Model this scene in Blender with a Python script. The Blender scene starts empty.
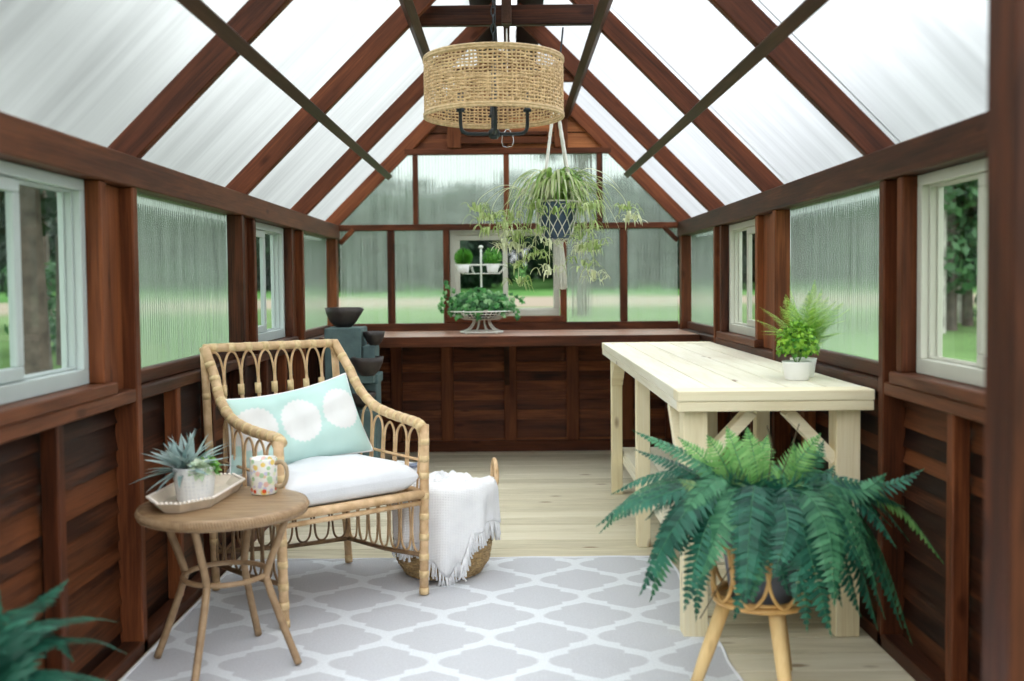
import bpy, bmesh, math, random
from mathutils import Vector, Matrix
R = math.radians
PI = math.pi
rnd = random.Random(11)
scene = bpy.context.scene
COL = scene.collection

# ------------------------------------------------------------------ helpers
def V(*a):
    return Vector(a)

def root_loc(o):
    while o.parent:
        o = o.parent
    return o.location.copy()

class MB:
    """collects geometry (world coordinates) for ONE mesh object"""
    def __init__(s):
        s.v = []; s.f = []; s.m = []
    def quad(s, a, b, c, d, mi=0):
        n = len(s.v); s.v += [tuple(a), tuple(b), tuple(c), tuple(d)]
        s.f.append((n, n+1, n+2, n+3)); s.m.append(mi)
    def poly(s, pts, mi=0):
        n = len(s.v); s.v += [tuple(p) for p in pts]
        s.f.append(tuple(range(n, n+len(pts)))); s.m.append(mi)
    def box(s, x0, x1, y0, y1, z0, z1, mi=0):
        n = len(s.v)
        for z in (z0, z1):
            s.v += [(x0, y0, z), (x1, y0, z), (x1, y1, z), (x0, y1, z)]
        for f in ((0,3,2,1),(4,5,6,7),(0,1,5,4),(1,2,6,5),(2,3,7,6),(3,0,4,7)):
            s.f.append(tuple(n+i for i in f)); s.m.append(mi)
        return s
    def beam(s, p0, p1, w, h, up=(0,0,1), mi=0):
        """bar of rectangular section from p0 to p1: w across, h along up"""
        p0 = Vector(p0); p1 = Vector(p1); t = (p1-p0).normalized()
        sd = t.cross(Vector(up)).normalized(); u = sd.cross(t).normalized()
        n = len(s.v)
        for p in (p0, p1):
            for a, b in ((-1,-1),(1,-1),(1,1),(-1,1)):
                s.v.append(tuple(p+sd*(a*w/2)+u*(b*h/2)))
        for f in ((0,3,2,1),(4,5,6,7),(0,1,5,4),(1,2,6,5),(2,3,7,6),(3,0,4,7)):
            s.f.append(tuple(n+i for i in f)); s.m.append(mi)
        return s
    def tube(s, pts, r, n=8, closed=False, mi=0, cap=True):
        pts = [Vector(p) for p in pts]; N = len(pts)
        rs = r if isinstance(r, (list, tuple)) else [r]*N
        b = len(s.v); prev = None
        for i, p in enumerate(pts):
            if closed:
                t = pts[(i+1) % N]-pts[i-1]
            else:
                t = pts[min(i+1, N-1)]-pts[max(i-1, 0)]
            t.normalize()
            if prev is None:
                a = Vector((0,0,1)) if abs(t.z) < .9 else Vector((1,0,0))
                x = t.cross(a).normalized()
            else:
                x = (prev-t*prev.dot(t))
                if x.length < 1e-6: x = t.orthogonal()
                x.normalize()
            prev = x; y = t.cross(x)
            for k in range(n):
                a = 2*PI*k/n
                s.v.append(tuple(p+(x*math.cos(a)+y*math.sin(a))*rs[i]))
        for i in range(N if closed else N-1):
            j = (i+1) % N
            for k in range(n):
                k2 = (k+1) % n
                s.f.append((b+i*n+k, b+i*n+k2, b+j*n+k2, b+j*n+k)); s.m.append(mi)
        if cap and not closed:
            s.f.append(tuple(b+k for k in reversed(range(n)))); s.m.append(mi)
            s.f.append(tuple(b+(N-1)*n+k for k in range(n))); s.m.append(mi)
        return s
    def lathe(s, prof, c=(0,0,0), n=32, mi=0, a0=0, a1=2*PI):
        c = Vector(c); b = len(s.v); full = abs(a1-a0-2*PI) < 1e-6
        m = n if full else n+1
        for r, z in prof:
            for k in range(m):
                a = a0+(a1-a0)*k/n
                s.v.append((c.x+r*math.cos(a), c.y+r*math.sin(a), c.z+z))
        for i in range(len(prof)-1):
            for k in range(n):
                k2 = (k+1) % m
                s.f.append((b+i*m+k, b+i*m+k2, b+(i+1)*m+k2, b+(i+1)*m+k)); s.m.append(mi)
        return s
    def grid(s, P, mi=0, wrap=False):
        """P = rows of points"""
        b = len(s.v); nr = len(P); nc = len(P[0])
        for row in P:
            s.v += [tuple(p) for p in row]
        for i in range(nr-1):
            for k in range(nc if wrap else nc-1):
                k2 = (k+1) % nc
                s.f.append((b+i*nc+k, b+i*nc+k2, b+(i+1)*nc+k2, b+(i+1)*nc+k)); s.m.append(mi)
        return s
    def ribbon(s, pts, w, up, mi=0, fold=0.0):
        """tapering leaf blade: centre points, widths list, up vector"""
        pts = [Vector(p) for p in pts]; N = len(pts); b = len(s.v)
        for i, p in enumerate(pts):
            t = pts[min(i+1, N-1)]-pts[max(i-1, 0)]
            sd = t.cross(Vector(up))
            if sd.length < 1e-6: sd = t.orthogonal()
            sd.normalize(); nn = sd.cross(t).normalized()
            s.v += [tuple(p-sd*w[i]+nn*(fold*w[i])), tuple(p), tuple(p+sd*w[i]+nn*(fold*w[i]))]
        for i in range(N-1):
            for k in (0, 1):
                s.f.append((b+i*3+k, b+i*3+k+1, b+i*3+k+4, b+i*3+k+3)); s.m.append(mi)
        return s
    def build(s, name, mat, parent=None, smooth=False, bevel=0, seg=2, fix=False):
        off = root_loc(parent) if parent else Vector((0,0,0))
        me = bpy.data.meshes.new(name)
        me.from_pydata([(x-off.x, y-off.y, z-off.z) for x, y, z in s.v], [], s.f)
        mats = mat if isinstance(mat, (list, tuple)) else [mat]
        for m_ in mats:
            me.materials.append(m_)
        if len(mats) > 1:
            me.polygons.foreach_set('material_index', s.m)
        if smooth:
            me.polygons.foreach_set('use_smooth', [True]*len(me.polygons))
        me.update()
        if fix:
            bm = bmesh.new(); bm.from_mesh(me); bmesh.ops.recalc_face_normals(bm, faces=bm.faces); bm.to_mesh(me); bm.free()
        o = bpy.data.objects.new(name, me); COL.objects.link(o)
        if parent: o.parent = parent
        if bevel:
            b = o.modifiers.new('bevel', 'BEVEL'); b.width = bevel; b.segments = seg
            b.limit_method = 'ANGLE'; b.angle_limit = R(40)
        return o

def tag(o, label=None, cat=None, group=None, kind=None):
    if label: o['label'] = label
    if cat: o['category'] = cat
    if group: o['group'] = group
    if kind: o['kind'] = kind
    return o

def empty(name, loc=(0,0,0), label=None, cat=None, group=None, kind=None):
    o = bpy.data.objects.new(name, None); COL.objects.link(o)
    o.location = loc; o.empty_display_size = .05
    return tag(o, label, cat, group, kind)

def dup(root, loc, rotz=0, label=None, group=None, scale=1):
    r = root.copy(); COL.objects.link(r); r.location = loc; r.rotation_euler = (0,0,rotz); r.scale = (scale,)*3
    if label: r['label'] = label
    if group: r['group'] = group
    for ch in list(root.children):
        c = ch.copy(); COL.objects.link(c); c.parent = r
        for g in ch.children:
            d = g.copy(); COL.objects.link(d); d.parent = c
    return r

def bez(p0, p1, p2, n):
    p0, p1, p2 = Vector(p0), Vector(p1), Vector(p2)
    return [p0*(1-t)**2+p1*(2*t*(1-t))+p2*t*t for t in [i/n for i in range(n+1)]]

def spline(pts, n=6):
    """Catmull-Rom through pts"""
    pts = [Vector(p) for p in pts]; out = []
    for i in range(len(pts)-1):
        a = pts[max(i-1, 0)]; b = pts[i]; c = pts[i+1]; d = pts[min(i+2, len(pts)-1)]
        for k in range(n):
            t = k/n
            out.append(.5*((2*b)+(c-a)*t+(2*a-5*b+4*c-d)*t*t+(3*b-a-3*c+d)*t**3))
    out.append(pts[-1])
    return out

def ring(c, r, z, n=40, rx=None):
    return [(c[0]+r*math.cos(2*PI*k/n), c[1]+(rx or r)*math.sin(2*PI*k/n), z) for k in range(n)]

# ------------------------------------------------------------------ materials
def newmat(name):
    m = bpy.data.materials.new(name); m.use_nodes = True
    nt = m.node_tree; nt.nodes.clear()
    out = nt.nodes.new('ShaderNodeOutputMaterial')
    return m, nt, out

def N(nt, typ, **kw):
    n = nt.nodes.new(typ)
    for k, v in kw.items():
        if k.startswith('i_'):
            key = k[2:].replace('_', ' ')
            n.inputs[key].default_value = v
        else:
            setattr(n, k, v)
    return n

def ramp(nt, stops):
    r = nt.nodes.new('ShaderNodeValToRGB'); cr = r.color_ramp
    while len(cr.elements) > 1: cr.elements.remove(cr.elements[-1])
    cr.elements[0].position = stops[0][0]; cr.elements[0].color = (*stops[0][1], 1)
    for p, c in stops[1:]:
        e = cr.elements.new(p); e.color = (*c, 1)
    return r

def plain(name, col, rough=.6, var=.0, scale=8, spec=.4, bump=0, bscale=80, metal=0, sss=0):
    m, nt, out = newmat(name)
    p = N(nt, 'ShaderNodeBsdfPrincipled'); L = nt.links
    p.inputs['Roughness'].default_value = rough; p.inputs['Metallic'].default_value = metal
    p.inputs['Specular IOR Level'].default_value = spec
    tc = N(nt, 'ShaderNodeTexCoord')
    no = N(nt, 'ShaderNodeTexNoise', i_Scale=scale, i_Detail=3.0)
    L.new(tc.outputs['Object'], no.inputs['Vector'])
    c0 = tuple(max(0, c*(1-var)) for c in col); c1 = tuple(min(1, c*(1+var)) for c in col)
    r = ramp(nt, [(.3, c0), (.7, c1)])
    L.new(no.outputs['Fac'], r.inputs['Fac']); L.new(r.outputs['Color'], p.inputs['Base Color'])
    if bump:
        nb = N(nt, 'ShaderNodeTexNoise', i_Scale=bscale, i_Detail=2.0)
        L.new(tc.outputs['Object'], nb.inputs['Vector'])
        b = N(nt, 'ShaderNodeBump', i_Strength=bump, i_Distance=.01)
        L.new(nb.outputs['Fac'], b.inputs['Height']); L.new(b.outputs['Normal'], p.inputs['Normal'])
    L.new(p.outputs['BSDF'], out.inputs['Surface'])
    return m

def wood(name, axis, dark, mid, light, rough=.5, rot=(0,0,0), grain=1.0, knots=True, island=.35, spec=.2, bands=2.2):
    """planks / beams whose grain runs along one axis; tone varies piece to piece"""
    m, nt, out = newmat(name); L = nt.links
    p = N(nt, 'ShaderNodeBsdfPrincipled'); p.inputs['Roughness'].default_value = rough
    p.inputs['Specular IOR Level'].default_value = spec
    tc = N(nt, 'ShaderNodeTexCoord'); ge = N(nt, 'ShaderNodeNewGeometry'); oi = N(nt, 'ShaderNodeObjectInfo')
    add = N(nt, 'ShaderNodeMath', operation='ADD')
    L.new(ge.outputs['Random Per Island'], add.inputs[0]); L.new(oi.outputs['Random'], add.inputs[1])
    sc = N(nt, 'ShaderNodeMath', operation='MULTIPLY', i_001=0.0) if False else N(nt, 'ShaderNodeMath', operation='MULTIPLY')
    L.new(add.outputs[0], sc.inputs[0]); sc.inputs[1].default_value = 37.0
    cx = N(nt, 'ShaderNodeCombineXYZ')
    for k in 'XYZ': L.new(sc.outputs[0], cx.inputs[k])
    mp0 = N(nt, 'ShaderNodeMapping'); mp0.inputs['Rotation'].default_value = rot
    L.new(tc.outputs['Object'], mp0.inputs['Vector'])
    va = N(nt, 'ShaderNodeVectorMath', operation='ADD')
    L.new(mp0.outputs[0], va.inputs[0]); L.new(cx.outputs[0], va.inputs[1])
    def stretched(a, b):
        mp = N(nt, 'ShaderNodeMapping'); s_ = [b, b, b]; s_['XYZ'.index(axis)] = a
        mp.inputs['Scale'].default_value = s_
        L.new(va.outputs[0], mp.inputs['Vector']); return mp
    m1 = stretched(1.1, 9*grain); n1 = N(nt, 'ShaderNodeTexNoise', i_Scale=1.6, i_Detail=5.0, i_Roughness=.62, i_Distortion=.6)
    L.new(m1.outputs[0], n1.inputs['Vector'])
    m2 = stretched(3.0, 90*grain); n2 = N(nt, 'ShaderNodeTexNoise', i_Scale=1.5, i_Detail=3.0)
    L.new(m2.outputs[0], n2.inputs['Vector'])
    mx = N(nt, 'ShaderNodeMix', data_type='FLOAT'); mx.inputs['Factor'].default_value = .35
    L.new(n1.outputs['Fac'], mx.inputs[2]); L.new(n2.outputs['Fac'], mx.inputs[3])
    # piece-to-piece shift
    sh = N(nt, 'ShaderNodeMath', operation='MULTIPLY_ADD'); fr = N(nt, 'ShaderNodeMath', operation='FRACT')
    L.new(sc.outputs[0], fr.inputs[0]); L.new(fr.outputs[0], sh.inputs[0]); sh.inputs[1].default_value = island; sh.inputs[2].default_value = -island/2
    a2 = N(nt, 'ShaderNodeMath', operation='ADD'); L.new(mx.outputs[0], a2.inputs[0]); L.new(sh.outputs[0], a2.inputs[1])
    r = ramp(nt, [(.25, dark), (.5, mid), (.78, light)])
    L.new(a2.outputs[0], r.inputs['Fac']); col = r.outputs['Color']
    if knots:
        mk = stretched(3.5, 9); vo = N(nt, 'ShaderNodeTexVoronoi', i_Scale=.9, i_Randomness=1.0)
        L.new(mk.outputs[0], vo.inputs['Vector'])
        rk = ramp(nt, [(.0, (1,1,1)), (.06, (1,1,1)), (.14, (0,0,0))])
        L.new(vo.outputs['Distance'], rk.inputs['Fac'])
        mm = N(nt, 'ShaderNodeMix', data_type='RGBA', blend_type='MULTIPLY')
        L.new(rk.outputs['Color'], mm.inputs['Factor']); L.new(col, mm.inputs[6]); mm.inputs[7].default_value = (.45,.36,.3,1)
        col = mm.outputs[2]
    L.new(col, p.inputs['Base Color'])
    b = N(nt, 'ShaderNodeBump', i_Strength=.25, i_Distance=.004); L.new(n2.outputs['Fac'], b.inputs['Height'])
    L.new(b.outputs['Normal'], p.inputs['Normal'])
    L.new(p.outputs['BSDF'], out.inputs['Surface'])
    return m

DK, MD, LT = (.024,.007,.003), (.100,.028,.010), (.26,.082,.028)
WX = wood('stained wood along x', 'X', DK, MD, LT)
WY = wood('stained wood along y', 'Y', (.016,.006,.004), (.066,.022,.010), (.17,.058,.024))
WZ = wood('stained wood along z', 'Z', DK, MD, LT)
WRL = wood('stained rafter wood left', 'X', (.045,.013,.006), (.140,.039,.015), (.30,.092,.032), rot=(0, R(45), 0))
WRR = wood('stained rafter wood right', 'X', (.045,.013,.006), (.140,.039,.015), (.30,.092,.032), rot=(0, R(-45), 0))
WPUR = wood('dark stained purlin wood', 'Y', (.022,.010,.006), (.052,.022,.012), (.10,.045,.025))
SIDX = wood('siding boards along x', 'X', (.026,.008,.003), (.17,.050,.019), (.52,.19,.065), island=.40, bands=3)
SIDY = wood('shaded siding boards along y', 'Y', (.006,.002,.0012), (.028,.0085,.0035), (.13,.040,.013), island=.40, bands=3)  # side walls: their shade is put into this darker board colour
BENCHY = wood('pale pine along y', 'Y', (.66,.60,.44), (.80,.75,.60), (.88,.85,.74), island=.12, rough=.6)
BENCHX = wood('pale pine along x', 'X', (.74,.63,.40), (.88,.79,.56), (.92,.86,.68), island=.15, rough=.6)
BENCHZ = wood('pale pine along z', 'Z', (.70,.58,.33), (.87,.77,.52), (.92,.85,.65), island=.15, rough=.6)
DECK = wood('deck boards', 'X', (.46,.41,.28), (.66,.60,.44), (.78,.73,.58), island=.22, rough=.65)
STAND = wood('honey coloured stand legs', 'Z', (.60,.38,.15), (.74,.52,.24), (.82,.62,.33), island=.1)

def rattan(name, c0, c1, band=None, scale=26):
    m, nt, out = newmat(name); L = nt.links
    p = N(nt, 'ShaderNodeBsdfPrincipled'); p.inputs['Roughness'].default_value = .5
    tc = N(nt, 'ShaderNodeTexCoord')
    n = N(nt, 'ShaderNodeTexNoise', i_Scale=scale, i_Detail=4.0)
    L.new(tc.outputs['Object'], n.inputs['Vector'])
    r = ramp(nt, [(.3, c0), (.7, c1)]); L.new(n.outputs['Fac'], r.inputs['Fac'])
    L.new(r.outputs['Color'], p.inputs['Base Color'])
    n2 = N(nt, 'ShaderNodeTexNoise', i_Scale=140.0); L.new(tc.outputs['Object'], n2.inputs['Vector'])
    b = N(nt, 'ShaderNodeBump', i_Strength=.3, i_Distance=.003); L.new(n2.outputs['Fac'], b.inputs['Height']); L.new(b.outputs['Normal'], p.inputs['Normal'])
    L.new(p.outputs['BSDF'], out.inputs['Surface'])
    return m
RAT = rattan('rattan', (.50,.31,.15), (.76,.53,.31))
RATW = rattan('rattan wrapping', (.60,.42,.20), (.82,.62,.35), scale=60)
RATD = rattan('dark rattan', (.17,.10,.05), (.32,.20,.10))
TBL = rattan('tan resin wicker', (.25,.155,.08), (.37,.245,.135), scale=40)
STR = rattan('honey stand rattan', (.52,.28,.08), (.70,.42,.15))

def weave_mat(name, c0, c1, sx=60, sy=60, rough=.6, bump=.6, axis='XY', noise=.4):
    """woven strands: two crossing wave patterns"""
    m, nt, out = newmat(name); L = nt.links
    p = N(nt, 'ShaderNodeBsdfPrincipled'); p.inputs['Roughness'].default_value = rough
    tc = N(nt, 'ShaderNodeTexCoord')
    ws = []
    for ax, s_ in zip(axis, (sx, sy)):
        w = N(nt, 'ShaderNodeTexWave', i_Scale=s_/6.283*1.0, i_Distortion=noise, bands_direction=ax)
        w.inputs['Detail Scale'].default_value = 3
        L.new(tc.outputs['Object'], w.inputs['Vector']); ws.append(w)
    mu = N(nt, 'ShaderNodeMath', operation='MULTIPLY')
    L.new(ws[0].outputs['Fac'], mu.inputs[0]); L.new(ws[1].outputs['Fac'], mu.inputs[1])
    n = N(nt, 'ShaderNodeTexNoise', i_Scale=20.0, i_Detail=3.0); L.new(tc.outputs['Object'], n.inputs['Vector'])
    ad = N(nt, 'ShaderNodeMath', operation='MULTIPLY_ADD'); L.new(mu.outputs[0], ad.inputs[0]); ad.inputs[1].default_value = .5
    L.new(n.outputs['Fac'], ad.inputs[2])
    r = ramp(nt, [(.3, c0), (.85, c1)]); L.new(ad.outputs[0], r.inputs['Fac']); L.new(r.outputs['Color'], p.inputs['Base Color'])
    b = N(nt, 'ShaderNodeBump', i_Strength=bump, i_Distance=.006); L.new(mu.outputs[0], b.inputs['Height']); L.new(b.outputs['Normal'], p.inputs['Normal'])
    L.new(p.outputs['BSDF'], out.inputs['Surface'])
    return m

def leaf(name, c0, c1, scale=10, trans=.25, rough=.45):
    m, nt, out = newmat(name); L = nt.links
    p = N(nt, 'ShaderNodeBsdfPrincipled'); p.inputs['Roughness'].default_value = rough; p.inputs['Specular IOR Level'].default_value = .35
    tc = N(nt, 'ShaderNodeTexCoord'); ge = N(nt, 'ShaderNodeNewGeometry')
    n = N(nt, 'ShaderNodeTexNoise', i_Scale=scale, i_Detail=2.0); L.new(tc.outputs['Object'], n.inputs['Vector'])
    mx = N(nt, 'ShaderNodeMix', data_type='FLOAT'); mx.inputs['Factor'].default_value = .45
    L.new(n.outputs['Fac'], mx.inputs[2]); L.new(ge.outputs['Random Per Island'], mx.inputs[3])
    r = ramp(nt, [(.25, c0), (.75, c1)]); L.new(mx.outputs[0], r.inputs['Fac']); L.new(r.outputs['Color'], p.inputs['Base Color'])
    t = N(nt, 'ShaderNodeBsdfTranslucent'); L.new(r.outputs['Color'], t.inputs['Color'])
    ms = N(nt, 'ShaderNodeMixShader'); ms.inputs[0].default_value = trans
    L.new(p.outputs['BSDF'], ms.inputs[1]); L.new(t.outputs['BSDF'], ms.inputs[2])
    L.new(ms.outputs[0], out.inputs['Surface'])
    return m

FERND = leaf('fern leaf dark', (.005,.052,.034), (.038,.19,.118))
FERNM = leaf('fern leaf mid', (.012,.095,.045), (.09,.29,.14))
FERNL = leaf('fern leaf light', (.10,.30,.07), (.26,.52,.16))
FERNY = leaf('fern leaf dull green', (.08,.16,.05), (.19,.30,.11))
LIME = leaf('lime fern', (.14,.34,.03), (.44,.64,.13), trans=.4)
BOX = leaf('round leaf foliage', (.015,.17,.012), (.40,.70,.07), scale=25)
IVY = leaf('ivy leaf', (.008,.075,.015), (.07,.29,.06), scale=18)
IVYL = leaf('ivy leaf pale', (.12,.30,.10), (.30,.52,.24), scale=18)
TOPI = leaf('topiary leaf', (.03,.20,.012), (.16,.44,.06), scale=20)
SPID = leaf('spider plant leaf', (.26,.38,.10), (.62,.70,.36), scale=30, trans=.4)
SPIDC = leaf('spider plant cream leaf', (.55,.60,.34), (.82,.84,.62), scale=30, trans=.4)
SPIDG = leaf('spider plant green leaf', (.12,.28,.04), (.32,.48,.12), scale=30, trans=.35)
SUCB = leaf('blue grey succulent leaf', (.20,.31,.30), (.56,.69,.67), scale=25, trans=.1)
SUCR = leaf('pale rosette leaf', (.45,.58,.40), (.74,.80,.64), scale=25, trans=.15)
SUCG = leaf('green succulent leaf', (.10,.32,.05), (.28,.52,.12), scale=25, trans=.15)
TREEL = leaf('tree foliage', (.006,.022,.012), (.028,.062,.030), scale=2, trans=.25)
SHRUB = leaf('shrub foliage', (.025,.09,.03), (.09,.22,.085), scale=2, trans=.3)
BARK = plain('tree bark', (.085,.07,.055), .9, .4, 6)
BARKW = plain('pale tree bark', (.34,.33,.29), .9, .5, 5)

WHITE = plain('white ceramic', (.86,.86,.85), .3, .02)
OFFWH = plain('white painted wire', (.80,.82,.76), .45, .03)
CANVAS = plain('white cotton', (.76,.77,.80), .9, .03, 14, .1, .25, 300)
KNIT = weave_mat('white knitted wool', (.84,.84,.86), (.93,.93,.94), 330, 330, .95, .5, 'XZ', .6)
FRINGE = plain('white wool fringe', (.86,.86,.87), .95, .04)
VINYL = plain('almond vinyl window frame', (.53,.53,.455), .4, .03)
VINYLW = plain('white vinyl window frame in shade', (.46,.52,.505), .4, .03)  # left windows: white lowered, the shadow there put into the colour
BLACKM = plain('black metal', (.010,.018,.024), .45, .2, 20, .5)
DARKROOF = plain('dark ridge cap', (.02,.012,.010), .7, .3)
SLATE = plain('grey green slate', (.10,.155,.155), .75, .25, 9, .3, .5, 25)
BRONZE = plain('dark brown fired bowl', (.040,.030,.027), .45, .35, 20, .5, .2, 40)
GREYPOT = plain('grey plastic pot', (.17,.18,.22), .5, .15, 10)
BLUEPOT = plain('dark blue pot', (.05,.085,.15), .35, .25, 15)
ROPE = plain('cream cotton rope', (.78,.76,.70), .9, .06, 60, .1, .6, 220)
SOIL = plain('dark potting soil', (.03,.022,.015), .95, .4, 60)
TRAY = plain('whitewashed wooden tray', (.66,.57,.46), .7, .12, 18, .2, .2, 60)
STEEL = plain('bright steel wire', (.6,.6,.6), .25, .02, metal=1)
TWIG = plain('wiry dark twig', (.08,.06,.03), .8, .2)
STEMG = plain('green stem', (.12,.26,.06), .6, .2)
SHADE = rattan('woven jute lampshade', (.50,.32,.15), (.82,.58,.31), scale=45)
SHADEB = rattan('jute lampshade band', (.50,.34,.17), (.76,.56,.32), scale=70)
BASK = weave_mat('seagrass basket weave', (.22,.14,.06), (.55,.38,.18), 180, 230, .7, 1.0, 'XZ', 1.2)
GREYPIN = plain('grey striped cloth', (.22,.25,.33), .9, .1)

def pot_texture():
    m, nt, out = newmat('white dimpled ceramic'); L = nt.links
    p = N(nt, 'ShaderNodeBsdfPrincipled'); p.inputs['Base Color'].default_value = (.72,.74,.77,1); p.inputs['Roughness'].default_value = .5
    tc = N(nt, 'ShaderNodeTexCoord'); vo = N(nt, 'ShaderNodeTexVoronoi', i_Scale=85.0, i_Randomness=.25)
    L.new(tc.outputs['Object'], vo.inputs['Vector'])
    r = ramp(nt, [(.1, (.72,.74,.78)), (.5, (.84,.85,.86))]); L.new(vo.outputs['Distance'], r.inputs['Fac']); L.new(r.outputs['Color'], p.inputs['Base Color'])
    b = N(nt, 'ShaderNodeBump', i_Strength=.35, i_Distance=.004); L.new(vo.outputs['Distance'], b.inputs['Height']); L.new(b.outputs['Normal'], p.inputs['Normal'])
    L.new(p.outputs['BSDF'], out.inputs['Surface']); return m
POTTEX = pot_texture()

def mug_mat():
    m, nt, out = newmat('white glaze with painted flowers'); L = nt.links
    p = N(nt, 'ShaderNodeBsdfPrincipled'); p.inputs['Roughness'].default_value = .25
    tc = N(nt, 'ShaderNodeTexCoord'); col = None
    base = N(nt, 'ShaderNodeRGB'); base.outputs[0].default_value = (.86,.85,.82,1); col = base.outputs[0]
    for sc, lim, cols in ((62, .42, [(0,(.80,.84,.62)),(.3,(.42,.62,.36)),(.55,(.82,.60,.42)),(.8,(.62,.60,.78)),(1,(.86,.55,.50))]),
                          (40, .36, [(0,(.45,.66,.42)),(.25,(.84,.62,.18)),(.5,(.85,.55,.48)),(.75,(.50,.66,.55)),(1,(.88,.76,.35))]),
                          (27, .20, [(0,(.80,.10,.03)),(.5,(.86,.40,.20)),(1,(.30,.42,.20))])):
        vo = N(nt, 'ShaderNodeTexVoronoi', i_Scale=float(sc)); L.new(tc.outputs['Object'], vo.inputs['Vector'])
        lt = N(nt, 'ShaderNodeMath', operation='LESS_THAN'); L.new(vo.outputs['Distance'], lt.inputs[0]); lt.inputs[1].default_value = lim
        sp = N(nt, 'ShaderNodeSeparateColor'); L.new(vo.outputs['Color'], sp.inputs[0])
        r = ramp(nt, cols); r.color_ramp.interpolation = 'CONSTANT'; L.new(sp.outputs[0], r.inputs['Fac'])
        mx = N(nt, 'ShaderNodeMix', data_type='RGBA'); L.new(lt.outputs[0], mx.inputs['Factor']); L.new(col, mx.inputs[6]); L.new(r.outputs['Color'], mx.inputs[7])
        col = mx.outputs[2]
    L.new(col, p.inputs['Base Color']); L.new(p.outputs['BSDF'], out.inputs['Surface']); return m
MUG = mug_mat()

def rug_mat():
    """white trellis of ogee tiles on pale grey"""
    m, nt, out = newmat('grey rug with white trellis'); L = nt.links
    p = N(nt, 'ShaderNodeBsdfPrincipled'); p.inputs['Roughness'].default_value = .95; p.inputs['Specular IOR Level'].default_value = .1
    tc = N(nt, 'ShaderNodeTexCoord'); se = N(nt, 'ShaderNodeSeparateXYZ'); L.new(tc.outputs['Object'], se.inputs[0])
    def mth(op, a, b=None, c=None):
        n = N(nt, 'ShaderNodeMath', operation=op)
        for i, x in enumerate((a, b, c)):
            if x is None: continue
            if isinstance(x, (int, float)): n.inputs[i].default_value = x
            else: L.new(x, n.inputs[i])
        return n.outputs[0]
    PX, PY = .333, .412
    def cell(ox, oy):
        x = mth('MULTIPLY', mth('SUBTRACT', mth('FRACT', mth('DIVIDE', mth('ADD', se.outputs['X'], 20*PX-.093+PX/2+ox*PX), PX)), .5), PX)
        y = mth('MULTIPLY', mth('SUBTRACT', mth('FRACT', mth('DIVIDE', mth('ADD', se.outputs['Y'], 20*PY-3.172+PY/2+oy*PY), PY)), .5), PY)
        ax = mth('ABSOLUTE', x); ay = mth('ABSOLUTE', y)
        ex = mth('DIVIDE', ax, .150); ey = mth('DIVIDE', ay, .074)
        d1 = mth('SUBTRACT', mth('SQRT', mth('ADD', mth('MULTIPLY', ex, ex), mth('MULTIPLY', ey, ey))), 1.0)
        top = mth('SUBTRACT', mth('ADD', ay, mth('MULTIPLY', ax, .62)), .140)
        d2 = mth('MULTIPLY', mth('MAXIMUM', mth('SUBTRACT', ax, .086), top), 9.0)
        return mth('MULTIPLY', mth('MINIMUM', d1, d2), .5)
    d = mth('MINIMUM', cell(0, 0), cell(.5, .5))
    n0 = N(nt, 'ShaderNodeTexNoise', i_Scale=90.0); L.new(tc.outputs['Object'], n0.inputs['Vector'])
    dn = mth('ADD', d, mth('MULTIPLY', mth('SUBTRACT', n0.outputs['Fac'], .5), .04))
    r = ramp(nt, [(.485, (.62,.63,.66)), (.515, (.80,.83,.86))]); L.new(mth('ADD', dn, .5), r.inputs['Fac'])
    nz = N(nt, 'ShaderNodeTexNoise', i_Scale=160.0, i_Detail=2.0); L.new(tc.outputs['Object'], nz.inputs['Vector'])
    mm = N(nt, 'ShaderNodeMix', data_type='RGBA', blend_type='MULTIPLY'); mm.inputs['Factor'].default_value = .25
    L.new(r.outputs['Color'], mm.inputs[6]); L.new(nz.outputs['Fac'], mm.inputs[7])
    L.new(mm.outputs[2], p.inputs['Base Color'])
    b = N(nt, 'ShaderNodeBump', i_Strength=.4, i_Distance=.004); L.new(nz.outputs['Fac'], b.inputs['Height']); L.new(b.outputs['Normal'], p.inputs['Normal'])
    L.new(p.outputs['BSDF'], out.inputs['Surface']); return m
RUG = rug_mat()

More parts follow.
